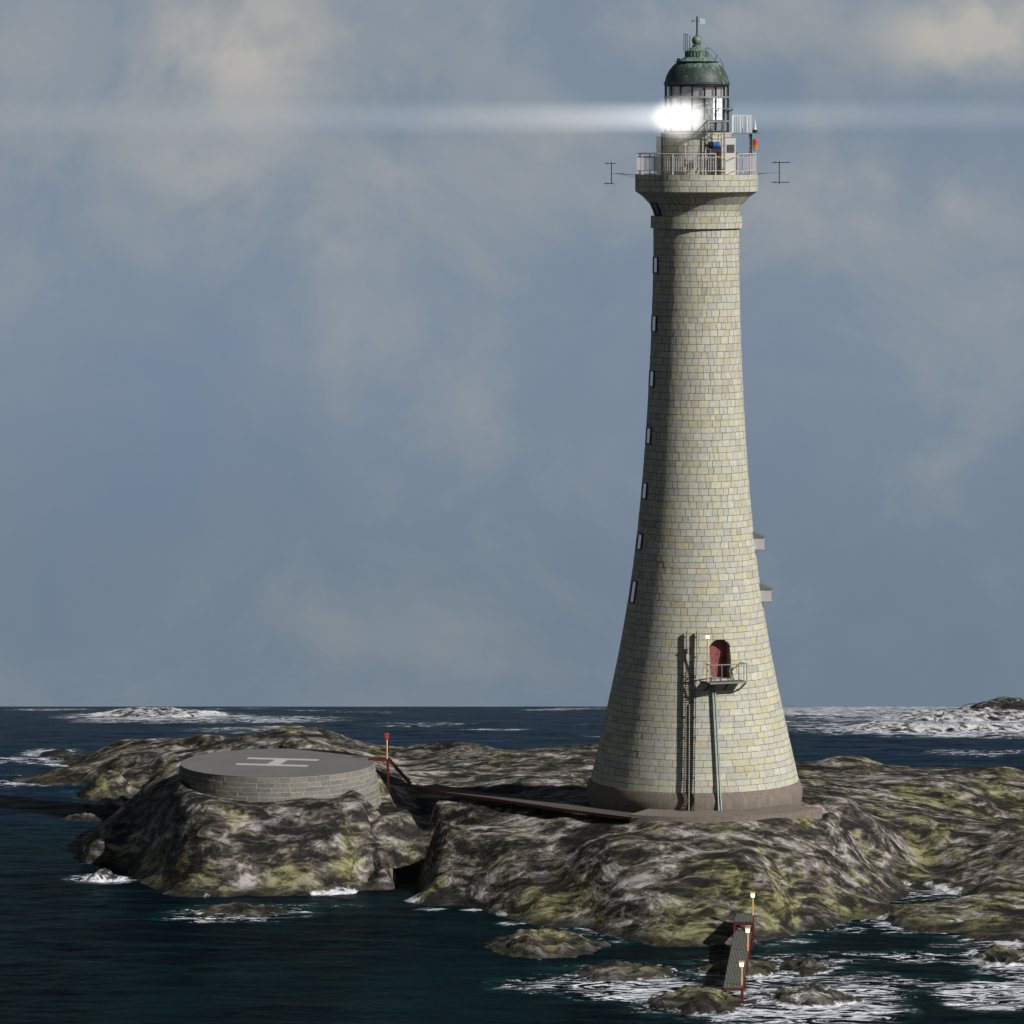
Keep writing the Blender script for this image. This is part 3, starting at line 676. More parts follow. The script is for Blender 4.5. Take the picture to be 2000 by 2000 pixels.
# mortar core behind the blocks, with the doorway left open
mb.cur = (.13, .12, .075)
zz = list(np.arange(ZP, dzb - .01, .5)) + list(np.linspace(dzb, dzt, 36)) + list(np.arange(dzt + .3, ZB0, .5)) + [ZB0]
NA = 288
for i in range(len(zz) - 1):
    for k in range(NA):
        a0 = 2 * math.pi * k / NA; a1 = 2 * math.pi * (k + 1) / NA; zc = (zz[i] + zz[i + 1]) / 2
        ad = ((a0 + a1) / 2 - DPH + math.pi) % (2 * math.pi) - math.pi
        if abs(ad) < 1 and in_arch(ad * tower_r(zc), zc): continue
        r0 = tower_r(zz[i]) - .024; r1 = tower_r(zz[i + 1]) - .024
        n0 = mb.addv([(r0 * math.sin(a0), -r0 * math.cos(a0), zz[i]), (r0 * math.sin(a1), -r0 * math.cos(a1), zz[i]), (r1 * math.sin(a1), -r1 * math.cos(a1), zz[i + 1]), (r1 * math.sin(a0), -r1 * math.cos(a0), zz[i + 1])])
        mb.face([n0, n0 + 1, n0 + 2, n0 + 3])
mb.cur = None
mb.build('tower_wall', M_STONE, LH)
# plinth
mb = MB(); rp = tower_r(ZP); m0 = mpp(0)
mb.lathe([(6.30, -.6), (6.42, -.1), (212.5 * m0, .25), (212.2 * m0, .5), (rp + .06, ZP - .02), (rp - .03, ZP + .003)], 128)
mb.build('plinth', M_PLINTH, LH, smooth=True, label='brown rendered foot of the tower')
# belt course, corbel, gallery parapet
rb = 89 * m0
mb = MB(); masonry(mb, lambda z: rb, ZB0, ZB1, .30, .42, 34, STT, RARE, (.13, .12, .075))
mb.cur = STT[1]; mb.ring(tower_r(ZB0) - .2, rb - .024, ZB0, ZB1, 96); mb.build('belt_course', M_STONE, LH)
cr = interp([(za(421.5), 82.6 * m0), (za(414), 84 * m0), (za(407.6), 86.5 * m0), (za(400), 90 * m0), (za(393.6), 94.5 * m0), (za(388), 99.5 * m0), (za(382.5), 106 * m0)])
mb = MB(); masonry(mb, cr, ZB1, za(382.5), .33, .40, 34, STT, RARE, (.13, .12, .075))
mb.cur = STT[3]
mb.lathe([(cr(z) - .023, z) for z in np.linspace(ZB1, za(382.5), 14)], 96)
mb.lathe([(cr(za(382.5)), za(382.5)), (106.5 * m0, za(382.3)), (118.4 * m0, ZG0 - .002)], 96)
mb.build('corbel', M_STONE, LH)
rg = 119.3 * m0
mb = MB(); masonry(mb, lambda z: rg, ZG0, ZG1, .33, .36, 36, STT, RARE, (.13, .12, .075))
mb.cur = STT[3]; mb.ring(rg - .5, rg - .024, ZG0, ZG1 - .004, 96)
mb.cur = (.30, .30, .28); mb.lathe([(0.01, ZG1 - .02), (rg - .03, ZG1 - .02)], 96); mb.cur = None
mb.build('gallery_wall', M_STONE, LH)

def polar(r, a, z): return Vector((r * math.sin(a), -r * math.cos(a), z))
# door
n_ = polar(1, DPH, 0); tx = Vector((math.cos(DPH), math.sin(DPH), 0))
def dpt(s, z, depth): return polar(1, DPH, 0) * (tower_r(z) - depth) + tx * s + Vector((0, 0, z))
yd = tower_r(dzt) - .52
def darch(n=18, sw=DW / 2):
    pts = [(sw, dzb), (sw, dzs)] + [(sw * (1 - 2 * k / n), dzs + math.sqrt(AR ** 2 - (sw * (1 - 2 * k / n)) ** 2) - (AR - AH)) for k in range(1, n)] + [(-sw, dzs), (-sw, dzb)]
    return pts
A = darch()
mb = MB(); i0 = mb.addv([n_ * yd + tx * s + Vector((0, 0, z)) for s, z in A]); mb.face([i0 + k for k in range(len(A))])
for s0, s1 in ((-.40, -.1), (.1, .40)):
    for z0_, z1_ in ((dzb + .25, dzb + .95), (dzb + 1.1, dzb + 1.75)):
        c = n_ * (yd + .012) + tx * (s0 + s1) / 2 + Vector((0, 0, (z0_ + z1_) / 2)); mb.box(c, (s1 - s0, .03, z1_ - z0_), DPH)
door = mb.build('door', M_DOOR, LH, label='dark red arched door set deep in the wall')
mb = MB()
for z_ in (dzb + .45, dzb + 1.0, dzb + 1.35, dzb + 1.85):
    for s_ in (-.42, 0.0, .38): mb.tube([n_ * (yd) + tx * s_ + Vector((0, 0, z_)), n_ * (yd + .045) + tx * s_ + Vector((0, 0, z_))], .028, 8)
mb.split('stud', M_BLACK, door)
mb = MB(); mb.tube([n_ * yd + tx * .45 + Vector((0, 0, dzb + 1.12)), n_ * (yd + .1) + tx * .45 + Vector((0, 0, dzb + 1.12)), n_ * (yd + .1) + tx * .30 + Vector((0, 0, dzb + 1.12))], .02, 8); mb.build('handle', M_BLACK, door)
mb = MB(); mb.cur = (.30, .28, .23)
Bq = [(s * 1.0, z) for s, z in A]
for (s0, z0_), (s1, z1_) in zip(Bq, Bq[1:]):
    p = [n_ * (yd - .01) + tx * s0 + Vector((0, 0, z0_)), n_ * (yd - .01) + tx * s1 + Vector((0, 0, z1_)), dpt(s1, z1_, .0), dpt(s0, z0_, .0)]
    # follow the curve of the wall
    p[2] = polar(math.sqrt(max(0, tower_r(z1_) ** 2 - s1 ** 2)), DPH, 0) + tx * s1 + Vector((0, 0, z1_)); p[3] = polar(math.sqrt(max(0, tower_r(z0_) ** 2 - s0 ** 2)), DPH, 0) + tx * s0 + Vector((0, 0, z0_))
    j = mb.addv(p); mb.face([j, j + 1, j + 2, j + 3])
j = mb.addv([n_ * (yd - .01) + tx * (-DW / 2) + Vector((0, 0, dzb)), n_ * (yd - .01) + tx * (DW / 2) + Vector((0, 0, dzb)), n_ * (tower_r(dzb) + .02) + tx * (DW / 2) + Vector((0, 0, dzb)), n_ * (tower_r(dzb) + .02) + tx * (-DW / 2) + Vector((0, 0, dzb))]); mb.face([j, j + 1, j + 2, j + 3])
mb.build('door_reveal', M_STONE, LH)

# windows on the left flank, hooded windows on the right
def window(phi, z0, z1, wd, rf=tower_r, lab=None):
    fr = MB(); pn = MB(); r0 = rf(z0); r1 = rf(z1); nn = polar(1, phi, 0); tt = Vector((math.cos(phi), math.sin(phi), 0))
    def p(s, z, d): rr = r0 + (r1 - r0) * (z - z0) / (z1 - z0); return nn * (rr + d) + tt * s + Vector((0, 0, z))
    k = .07; h = wd / 2
    for (s0, s1, a, b) in ((-h - k, -h, z0 - k, z1 + k), (h, h + k, z0 - k, z1 + k), (-h, h, z1, z1 + k), (-h, h, z0 - k, z0)):
        fr.hexa([p(s0, a, -.1), p(s1, a, -.1), p(s1, a, .07), p(s0, a, .07), p(s0, b, -.1), p(s1, b, -.1), p(s1, b, .07), p(s0, b, .07)])
    pn.hexa([p(-h, z0, -.1), p(h, z0, -.1), p(h, z0, .035), p(-h, z0, .035), p(-h, z1, -.1), p(h, z1, -.1), p(h, z1, .035), p(-h, z1, .035)])
    o = fr.build('window', M_BLACK, LH, label=lab); pn.build('pane', M_PANE, o)
for y0, y1 in ((531, 503), (645, 617), (752, 724), (863, 835), (970, 942), (1068, 1041), (1171, 1132)):
    window(R(-71), za(y0), za(y1), .62)
window(R(-64), za(418), za(397), .5, lambda z: cr(z) + .0)
for py0, py1, lab in ((1071, 1048, 'upper hooded window box'), (1172, 1149, 'lower hooded window box')):
    ph = R(84); z0_, z1_ = za(py0), za(py1); nn = polar(1, ph, 0); tt = Vector((math.cos(ph), math.sin(ph), 0)); ra = tower_r(z0_)
    mb = MB(); mb.box(nn * (ra + .12) + Vector((0, 0, (z0_ + z1_) / 2)), (.75, .85, z1_ - z0_), ph)
    o = mb.build('window', M_LGREY, LH, label=lab)
    mb = MB(); h = .42
    q = [nn * (ra - .3) - tt * h + Vector((0, 0, z1_)), nn * (ra - .3) + tt * h + Vector((0, 0, z1_)), nn * (ra + .60) + tt * h + Vector((0, 0, z1_)), nn * (ra + .60) - tt * h + Vector((0, 0, z1_))]
    u = [v + Vector((0, 0, .04)) for v in q]; u[0] += Vector((0, 0, .38)); u[1] += Vector((0, 0, .38)); mb.hexa(q + u); mb.build('hood', M_GREEN, o)
    mb = MB(); mb.box(nn * (ra + .12) + Vector((0, 0, z0_ - .03)), (.80, .9, .05), ph); mb.build('sill', M_GREY, o)
    mb = MB(); mb.box(nn * (ra + .548) + Vector((0, 0, (z0_ + z1_) / 2)), (.5, .02, (z1_ - z0_) * .7), ph); mb.build('pane', M_PANE, o)

# ------------------------------------------------------------------ lantern
ZL0 = za(262); rd = 69 * m0
mb = MB(); masonry(mb, lambda z: rd, ZG1 - .02, ZL0, .40, .44, 18, STT, RARE, (.13, .12, .075))
mb.cur = STT[3]; mb.ring(rd - .2, rd - .024, ZG1 - .02, ZL0, 64)
mb.cur = (.46, .45, .38); mb.lathe([(rd + .03, ZL0), (rd + .03, ZL0 + .1), (.2, ZL0 + .1)], 64); mb.cur = None
mb.build('lantern_wall', M_STONE, LH)
lan = LH
rl = 61.5 * m0; zt = za(165.5); zb_ = ZL0 + .1
mb = MB(); NM = 16
for k in range(NM):
    a = R(-78 + 22.5 * k * 1.0)
    mb.bar(polar(rl, a, zb_), polar(rl, a, zt), .10, .10)
mb.ring(rl - .06, rl + .05, zt - .12, zt + .02, 64); mb.ring(rl - .06, rl + .06, zb_, zb_ + .09, 64)
fr = mb.build('lantern_frame', M_BLACK, lan)
mb = MB()
for y_ in (190, 237): mb.ring(rl - .03, rl + .075, za(y_) - .05, za(y_) + .05, 64)
mb.split('transom', M_GREY, fr)
mb = MB(); mb.lathe([(rl - .03, zb_ + .1), (rl - .03, zt - .12)], 64); mb.build('glass', M_GLASS, fr, smooth=True)
# blind behind the top row of panes
mb = MB(); mb.lathe([(rl - .20, za(189)), (rl - .20, zt)], 48)
mb.build('blind', paint('pale_blind', (.42, .41, .44), .8, var=.5, scale=2.5), lan, smooth=True)
# service ledge outside the glazing
zc = za(213)
mb = MB(); mb.ring(rl + .04, 73 * m0, zc, zc + .045, 64)
ledge = mb.build('ledge', M_GREY, lan)
mb = MB()
for k in range(16):
    a = R(-78 + 22.5 * k); mb.bar(polar(rl + .05, a, zc - .16), polar(72 * m0, a, zc - .01), .03, .05)
mb.split('bracket', M_GREY, ledge)
# lens
mb = MB(); pr = [(0.05, zb_)]
zl0, zl1 = zb_ + .1, za(192)
pr += [(1.0, zl0)]
for k in range(25):
    z = zl0 + (zl1 - zl0) * k / 24; bul = 1.06 + .30 * math.sin(math.pi * k / 24); pr += [(bul, z), (bul - .05, z + .03)]
pr += [(.2, zl1)]
mb.lathe(pr, 48); lens = mb.build('lens', paint('lens_glass', (.50, .50, .50), .25, var=.3), lan)
mb = MB(); mb.lathe([(1.50, za(237)), (1.50, za(192))], 24, a0=R(38), a1=R(88)); mb.build('lens_panel', M_LENS, lens)
# dome
mb = MB()
pts = [(63, 165.4), (64.5, 164.6), (64.5, 161), (62.6, 160.5), (61.5, 155), (59.8, 149), (56.5, 142), (52.5, 135.5), (48, 130), (43.5, 125.5), (40, 122.5), (36, 119), (31, 116), (27.5, 113.5), (24.5, 111.6)]
prof = [(r * m0, za(y)) for r, y in pts]; mb.lathe(prof, 96)
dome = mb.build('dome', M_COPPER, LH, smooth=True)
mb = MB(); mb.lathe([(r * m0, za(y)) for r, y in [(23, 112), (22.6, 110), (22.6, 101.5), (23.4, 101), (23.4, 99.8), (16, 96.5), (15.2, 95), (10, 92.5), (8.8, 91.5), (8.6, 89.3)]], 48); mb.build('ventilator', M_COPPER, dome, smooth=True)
mb = MB()
for k in range(24):
    a = 2 * math.pi * k / 24; mb.bar(polar(22.8 * m0, a, za(110.5)), polar(22.8 * m0, a, za(102)), .05, .05)
mb.split('vent_rib', M_COPPER, dome)
yc = 79.2; rbp = 9.9
mb = MB(); mb.lathe([(9.6 * m0, za(90)), (9.6 * m0, za(88.6)), (8 * m0, za(88))] + [(rbp * m0 * math.cos(R(t)), za(yc) + rbp * m0 * math.sin(R(t))) for t in range(-58, 76, 7)] + [(2.8 * m0, za(69.3)), (2.4 * m0, za(67)), (1 * m0, za(65.5)), (.4 * m0, za(64))], 40)
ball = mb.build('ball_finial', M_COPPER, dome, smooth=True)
mb = MB(); mb.tube([(0, 0, za(66)), (0, 0, za(32))], .045, 8)
mb.tube([(-.24, 0, za(41)), (0.2, 0, za(41))], .015, 6); mb.tube([(-.3, 0, za(41)), (-.24, 0, za(41))], [.06, .06], 6)
mast = mb.build('mast', M_BLACK, dome)
mb = MB(); mb.box((.33, 0, za(41.6)), (.30, .03, .33)); mb.build('vane', paint('pale_aqua_vane', (.50, .70, .68), .5), mast)
mb = MB(); mb.ring(38 * m0, 44 * m0, za(120.9), za(119.9), 64); mb.build('ring_rail', M_BLACK, dome)
mb = MB()
for x_ in (798, 812, 826, 846):
    X_ = W(1150 + x_ / 4.293, 100, 0).x; mb.tube([(X_, .1, za(101 if x_ < 840 else 97)), (X_, .1, za(67 if x_ < 840 else 69))], .018, 6)
mb.tube([(W(1335.5, 67, 0).x, .1, za(67)), (W(1343, 67, 0).x, .1, za(67))], .022, 6)
mb.split('aerial', M_BLACK, dome)
mb = MB(); kx = W(1325.2, 116, 0).x; mb.lathe([(.02, za(120)), (.09, za(120)), (.11, za(116)), (.12, za(114)), (.02, za(113.6))], 14, (kx, 0)); mb.build('vent_cap', M_COPPER, dome, smooth=True)
# curved ladder up the dome
arc1 = [(1130, 580), (1120, 530), (1100, 490), (1075, 460), (1040, 425), (1010, 408), (988, 398)]
arc2 = [(1055, 512), (1030, 470), (1000, 440)]
mb = MB()
for yy in (-.2, .2):
    mb.tube([W(1150 + x / 4.293, y / 4.293, yy) for x, y in arc1], .018, 6)
    mb.tube([W(1150 + x / 4.293, y / 4.293, yy) for x, y in arc2], .02, 6)
mb.tube([W(1150 + 1075 / 4.293, 460 / 4.293, -.2), W(1150 + 1055 / 4.293, 512 / 4.293, -.2)], .02, 6)
mb.tube([W(1150 + 988 / 4.293, 398 / 4.293, -.2), W(1150 + 980 / 4.293, 420 / 4.293, -.2)], .02, 6)
for x, y in arc1[::1]: mb.tube([W(1150 + x / 4.293, y / 4.293, -.2), W(1150 + x / 4.293, y / 4.293, .2)], .015, 6)
mb.build('dome_ladder', M_BLACK, dome)

# ------------------------------------------------------------------ things on the gallery
def G(x, y, Y): return W(1150 + x / 4.293, y / 4.293, Y)       # detail coordinates on the gallery
zg = ZG1
rl_ = thing('gallery_railing', 'pale grey railing of upright bars round the gallery at the top of the lighthouse', 'railing', (0, 0, zg))
rr = 3.50; zt_ = zg + 40 * m0; gap0, gap1 = R(16.5), R(42)
a0_, a1_ = gap1, gap0 + 2 * math.pi
def arcpts(r, z, a0, a1, n=90): return [polar(r, a0 + (a1 - a0) * k / n, z) for k in range(n + 1)]
mb = MB(); mb.tube(arcpts(rr, zt_, a0_, a1_), .03, 8); mb.build('top_rail', M_LGREY, rl_)
mb = MB(); mb.tube(arcpts(rr, zt_ - .19, a0_, a1_), .02, 6); mb.tube(arcpts(rr, zg + .22, a0_, a1_), .022, 6); mb.split('lower_rail', M_LGREY, rl_)
for k in range(17):
    a = a0_ + (a1_ - a0_) * k / 16; mb = MB(); mb.bar(polar(rr, a, zg - .03), polar(rr, a, zt_), .075, .05); mb.build('post', M_LGREY, rl_)
nb_ = 140; m1_ = MB(); m2_ = MB()
for k in range(nb_ + 1):
    a = a0_ + (a1_ - a0_) * k / nb_; q = m1_ if math.cos(a) > -.15 else m2_
    q.bar(polar(rr, a, zg + .22), polar(rr, a, zt_ - .19), .034)
m1_.split('baluster', M_LGREY, rl_)
o = m2_.build('rear_balusters', M_LGREY, rl_); o['kind'] = 'stuff'
mb = MB()
for zc_, sag in ((zt_ - .17, .04), (zg + .24, .03)):
    p = [polar(rr, gap0 + (gap1 - gap0) * k / 12, zc_ - sag * math.sin(math.pi * k / 12)) for k in range(13)]; mb.tube(p, .022, 6)
ch = mb.split('safety_chain', M_YEL, rl_)
# cabinets
def cabinet(x0, x1, y0, y1, Y, dep, label, louvre):
    a = G(x0, y1, Y); b = G(x1, y0, Y); c = (a + b) / 2; wd = b.x - a.x; z0 = zg - .018; z1 = b.z
    t = thing('equipment_cabinet', label, 'cabinet', (c.x, Y + dep / 2, z0), 'metal cabinets on the gallery')
    mb = MB(); mb.box((c.x, Y + dep / 2, (z0 + z1) / 2), (wd, dep, z1 - z0)); mb.build('body', M_WHITE if louvre else M_LGREY, t)
    mb = MB(); mb.box((c.x, Y + dep / 2, z1 + .02), (wd + .06, dep + .06, .04)); mb.build('top', M_LGREY, t)
    if louvre:
        l = G(1160, 1278, Y); u = G(1222, 1212, Y); mb = MB()
        mb.box(((l.x + u.x) / 2, Y - .012, (l.z + u.z) / 2), (u.x - l.x, .024, u.z - l.z)); lv = mb.build('vent', paint('vent_dark', (.12, .11, .12), .5), t)
        mb = MB()
        for k in range(6): mb.box(((l.x + u.x) / 2, Y - .035, l.z + (u.z - l.z) * (k + .5) / 6), (u.x - l.x - .03, .03, .022))
        mb.split('slat', M_GREY, lv)
    return t
cabinet(1145, 1232, 1152, 1452, -2.75, .6, 'tall white cabinet with a dark louvred vent, right of the gallery gap', True)
cabinet(568, 606, 1150, 1452, -.6, .6, 'plain grey cabinet beside the left side of the lantern wall', False)
# access frame in front of the lantern
Yf = -3.0
t = thing('service_ladder', 'grey steel ladder rising from the gallery gap to the lantern ledge', 'ladder', tuple(G(1060, 1455, Yf)))
mb = MB()
for x in (992, 1133): mb.bar(G(x, 1456, Yf), G(x, 1008, Yf), .085, .06)
for x in (1020, 1110): mb.bar(G(x, 1456, Yf + .7), G(x, 1060, Yf + .7), .05)
mb.split('post', M_GREY, t)
mb = MB(); mb.bar(G(984, 1012, Yf), G(1141, 1012, Yf), .09, .09)
a, b = G(990, 1012, Yf), G(1133, 1012, Yf); mb.box(((a.x + b.x) / 2, Yf + .38, a.z - .02), (b.x - a.x, .72, .05)); mb.build('platform', M_GREY, t)
mb = MB(); mb.bar(G(1110, 1100, Yf + .7), G(1133, 1030, Yf), .05); mb.bar(G(992, 1012, Yf), G(868, 1145, Yf + .5), .05); mb.bar(G(992, 1100, Yf), G(880, 1165, Yf + .5), .035); mb.split('brace', M_GREY, t)
mb = MB()
for k in range(11): y = 1430 - k * 37; mb.bar(G(1020, y, Yf + .7), G(1110, y, Yf + .7), .022)
mb.split('rung', M_GREY, t)
# horn
c = G(1045, 1217, -3.25); t = thing('fog_horn', 'blue and black drum shaped fog horn fixed to the access frame', 'fog horn', tuple(c))
mb = MB(); mb.tube([G(1000, 1218, -3.25), G(1045, 1218, -3.25)], .20, 24); mb.build('mouth', M_BLACK, t, smooth=True)
mb = MB(); mb.tube([G(1045, 1217, -3.25), G(1098, 1217, -3.25)], .205, 24); mb.tube([G(1068, 1217, -3.25), G(1072, 1217, -3.25)], .22, 24); mb.build('body', M_BLUE, t, smooth=True)
mb = MB(); mb.tube([G(972, 1218, -3.25), G(982, 1218, -3.25)], .15, 20); mb.tube([G(982, 1218, -3.25), G(1000, 1218, -3.25)], .05, 10); mb.build('flange', M_BLACK, t)
mb = MB(); mb.bar(G(1020, 1232, -3.1), G(1020, 1232, -2.3), .04); mb.tube([G(1085, 1280, -2.9), G(1076, 1300, -2.9), G(1070, 1318, -2.9)], .045, 8); mb.tube([G(1092, 1130, -2.9), G(1078, 1180, -2.9), G(1090, 1290, -2.9)], .012, 6); mb.build('cable', M_BLACK, t)
# red pipe on the wall
c = G(802, 1205, -1.95); t = thing('vent_pipe', 'short pinkish pipe with a cap standing against the lantern wall', 'pipe', (c.x, -2.35, zg))
mb = MB(); mb.tube([(c.x, -2.35, zg - .02), (c.x, -2.35, c.z - .1)], .055, 10); mb.build('pipe', paint('faded_pink', (.42, .30, .26), .6), t)
mb = MB(); mb.lathe([(.02, c.z - .1), (.13, c.z - .1), (.07, c.z + .02), (.02, c.z + .03)], 14, (c.x, -2.35)); mb.build('cap', M_GREY, t)
# side platform on the right
P0 = G(1190, 1118, 0); P1 = G(1440, 1118, 0)
t = thing('side_platform', 'small steel platform on a post at the right of the lantern with white slatted fence', 'platform', (P0.x, 0, P0.z))
mb = MB(); mb.box(((P0.x + P1.x) / 2, 0, P0.z), (P1.x - P0.x, .9, .06)); mb.build('deck', M_GREY, t)
mb = MB(); q0, q1 = G(1358, 1122, 0), G(1358, 1275, 0)
mb.bar(Vector((q0.x, 0, q0.z)), Vector((q1.x, 0, zg - .02)), .17, .13); mb.bar(G(1348, 1122, -.2), G(1345, 1262, -.2), .05); mb.build('post', M_GREY, t)
s0, s1 = G(1335, 1262, -.05), G(1440, 1262, -.05); mb = MB(); mb.box(((s0.x + s1.x) / 2, -.05, s0.z), (s1.x - s0.x, .5, .035)); mb.build('shelf', M_GREY, t)
mb = MB()
for x, wd in ((1206, .10), (1232, .03), (1271, .085), (1300, .025), (1331, .085), (1347, .03), (1364, .035)): mb.bar(G(x, 1112, -.4), G(x, 965, -.4), wd, .03)
for x in (1215, 1250, 1290, 1325, 1355): mb.bar(G(x, 1112, .4), G(x, 965, .4), .03)
mb.bar(G(1203, 967, -.4), G(1368, 967, -.4), .035); mb.bar(G(1210, 967, .4), G(1360, 967, .4), .03); mb.split('fence_bar', M_WHITE, t)
c = G(1393, 1108, -.1); t = thing('cone_aerial', 'pale grey cone standing on the outer end of the side platform', 'cone', (c.x, -.1, P0.z + .03))
mb = MB(); mb.lathe([(.005, G(1393, 995, -.1).z), (.09, G(1393, 1075, -.1).z), (.13, G(1393, 1088, -.1).z)][::-1], 20, (c.x, -.1)); mb.build('cone', M_LGREY, t, smooth=True)
mb = MB(); mb.lathe([(.01, P0.z + .03), (.14, P0.z + .03), (.14, G(1393, 1088, -.1).z), (.01, G(1393, 1088, -.1).z)], 20, (c.x, -.1)); mb.build('base', M_BLACK, t)
c = G(1396, 1258, -.1); zz0 = s0.z + .018
t = thing('warning_lantern', 'red glass lantern with brass base on the shelf under the side platform', 'lantern', (c.x, -.1, zz0))
mb = MB(); mb.lathe([(.01, zz0), (.13, zz0), (.13, zz0 + .18), (.16, zz0 + .2), (.16, zz0 + .30), (.01, zz0 + .30)], 20, (c.x, -.1)); mb.build('base', M_GOLD, t, smooth=True)
mb = MB(); mb.lathe([(.14, zz0 + .30), (.15, zz0 + .55), (.15, zz0 + .58)], 20, (c.x, -.1)); mb.build('glass', M_SIGR, t, smooth=True)
mb = MB(); mb.lathe([(.16, zz0 + .58), (.16, zz0 + .63), (.02, zz0 + .68)], 20, (c.x, -.1)); mb.build('cap', M_GOLD, t)
# aerials either side
for sgn, lab in ((-1, 'thin dark H shaped aerial held out on a lattice arm left of the gallery'), (1, 'thin dark H shaped aerial held out on an arm right of the gallery')):
    if sgn < 0: xm, ym0, ym1, c1, c2, arm = 190, 1362, 1542, (135, 225, 1369), (130, 210, 1539), ((190, 1452), (388, 1466))
    else: xm, ym0, ym1, c1, c2, arm = 1597, 1353, 1542, (1535, 1690, 1362), (1533, 1682, 1528), ((1597, 1446), (1412, 1452))
    m_ = G(*arm[0], 0); t = thing('aerial', lab, 'aerial', tuple(m_), 'aerials beside the gallery')
    mb = MB(); mb.tube([G(xm, ym0, 0), G(xm, ym1, 0)], .026, 6); mb.build('mast', M_BLACK, t)
    mb = MB()
    for q in (c1, c2):
        mb.tube([G(q[0], q[2], 0), G(q[1], q[2], 0)], .026, 6); xa = q[0] + (q[1] - q[0]) * .2
        mb.bar(G(xa, q[2], -.25), G(xa, q[2], .25), .025); mb.bar(G(xa, q[2] - 12, 0), G(xa, q[2] + 12, 0), .02)
    mb.split('dipole', M_BLACK, t)
    mb = MB(); e = G(*arm[1], 0); s_ = G(*arm[0], 0)
    mb.tube([s_ , e], .022, 6)
    if sgn < 0:
        s2 = G(230, 1452, 0)
        for yy in (-.25, .25): mb.bar(s2, e + Vector((0, yy, 0)), .03)
        for k in range(1, 9):
            f = k / 9; p = s2.lerp(e, f); mb.bar(p + Vector((0, -.25 * f, 0)), p + Vector((0, .25 * f, 0)), .02)
        mb.bar(s2, e + Vector((0, 0, -.14)), .02)
    else:
        mb.tube([G(1500, 1449, 0), e + Vector((0, .2, -.06))], .03, 6)
    mb.build('arm', M_GREY, t)

# ------------------------------------------------------------------ lamp light and beam in the damp air
def beammat(name, func):
    m, t, b, o = newmat(name); t.n.remove(b); g = t.add('ShaderNodeTexCoord').outputs['Object']
    s = t.add('ShaderNodeSeparateXYZ'); t.put(s.inputs[0], g)
    e = t.add('ShaderNodeEmission'); e.inputs[0].default_value = (1, .985, .955, 1); t.put(e.inputs[1], func(t, g, s))
    ab = t.add('ShaderNodeVolumeAbsorption'); ab.inputs['Density'].default_value = 0.004; ad = t.add('ShaderNodeAddShader')
    t.put(ad.inputs[0], e.outputs[0]); t.put(ad.inputs[1], ab.outputs[0]); t.put(o.inputs['Volume'], ad.outputs[0])
    return m
GC = G(770, 985, -2.2)
def fglow(t, g, s):
    r = t.vmath('LENGTH', t.vmath('MULTIPLY', g, (1 / 2.1, 1 / 1.5, 1 / 1.5)))
    k = t.math('SUBTRACT', 1.0, r, clamp=True); return t.math('MULTIPLY', t.math('POWER', k, 1.8), 2.2)
mb = MB(); mb.lathe([(1.5 * math.cos(R(a)) + .001, 1.5 * math.sin(R(a))) for a in range(-90, 91, 10)], 32)
mb.v = [(v[0] * 2.1 / 1.5, v[1], v[2]) for v in mb.v]
glow = mb.build('lamp_glow', beammat('glow_air', fglow)); glow.location = GC
tag(glow, 'white glare of the lit lighthouse lamp in the left of the lantern', 'light', kind='stuff')
def fbeam(k0, fall, k1, fl2):
    def f(t, g, s):
        r = t.vmath('LENGTH', t.vmath('MULTIPLY', g, (0, 1, 1))); rad = t.math('SUBTRACT', 1.0, t.math('POWER', t.math('DIVIDE', r, t.math('ADD', 1.02, t.math('MULTIPLY', s.outputs[0], .006))), 1.6), clamp=True)
        d = t.math('ADD', t.math('MULTIPLY', t.math('EXPONENT', t.math('MULTIPLY', s.outputs[0], -1 / fall)), k0), t.math('MULTIPLY', t.math('EXPONENT', t.math('MULTIPLY', s.outputs[0], -1 / fl2)), k1))
        return t.math('MULTIPLY', rad, d)
    return f
for sgn, L, prm, lab in ((-1, 60, (.40, 3.4, .11, 19.0), 'bright beam of light reaching left from the lighthouse lamp across the sky'), (1, 40, (.0, 4.0, .075, 22.0), 'faint beam of light reaching right from the lighthouse lamp')):
    mb = MB(); mb.tube([(0, 0, 0), (L, 0, 0)], [1.05, 1.05 + L * .006], 24)
    o = mb.build('light_beam', beammat('beam_air', fbeam(*prm)))
    if sgn < 0: o.location = GC + Vector((-.6, 0, 0)); o.rotation_euler = (0, 0, math.pi)
    else: o.location = (2.1, 0.0, G(1300, 970, 0).z)
    tag(o, lab, 'light beam', 'beams of the lighthouse lamp', 'stuff')

# ------------------------------------------------------------------ ladder, platform and pipes at the door
zl_top = W(1350, 1235, -4.8).z; Yb, Yt = -6.78, -4.83
zdeck = None
def wall_r(z): return tower_r(z) if z > ZP + .9 else 6.50 + (tower_r(ZP + .9) - 6.50) * max(z, 0) / (ZP + .9)
def wy(x, z, off): r = wall_r(z) + off; return -math.sqrt(r * r - x * x)
def lx(pb, pt, z): return W(pb + (pt - pb) * z / zl_top, 1500, wy(-.4, z, .3)).x
t = thing('access_ladder', 'long dark steel ladder running up the front of the tower left of the door', 'ladder', (lx(1346, 1350, 0), wy(-.4, 0, .3), 0))
LN = 14
for pb, pt in ((1335.7, 1340), (1356, 1359.8)):
    mb = MB(); P_ = []
    for k in range(LN + 1):
        z = -.02 + (zl_top + .02) * k / LN; x = lx(pb, pt, max(z, 0)); P_.append(Vector((x, wy(x, z, .20), z)))
    for a, b in zip(P_, P_[1:]): mb.bar(a, b, .03, .22, up=(0, -1, 0))
    mb.build('rail', M_BLACK, t)
mb = MB(); zb2 = W(1350, 1307, -5.1).z; N = 62
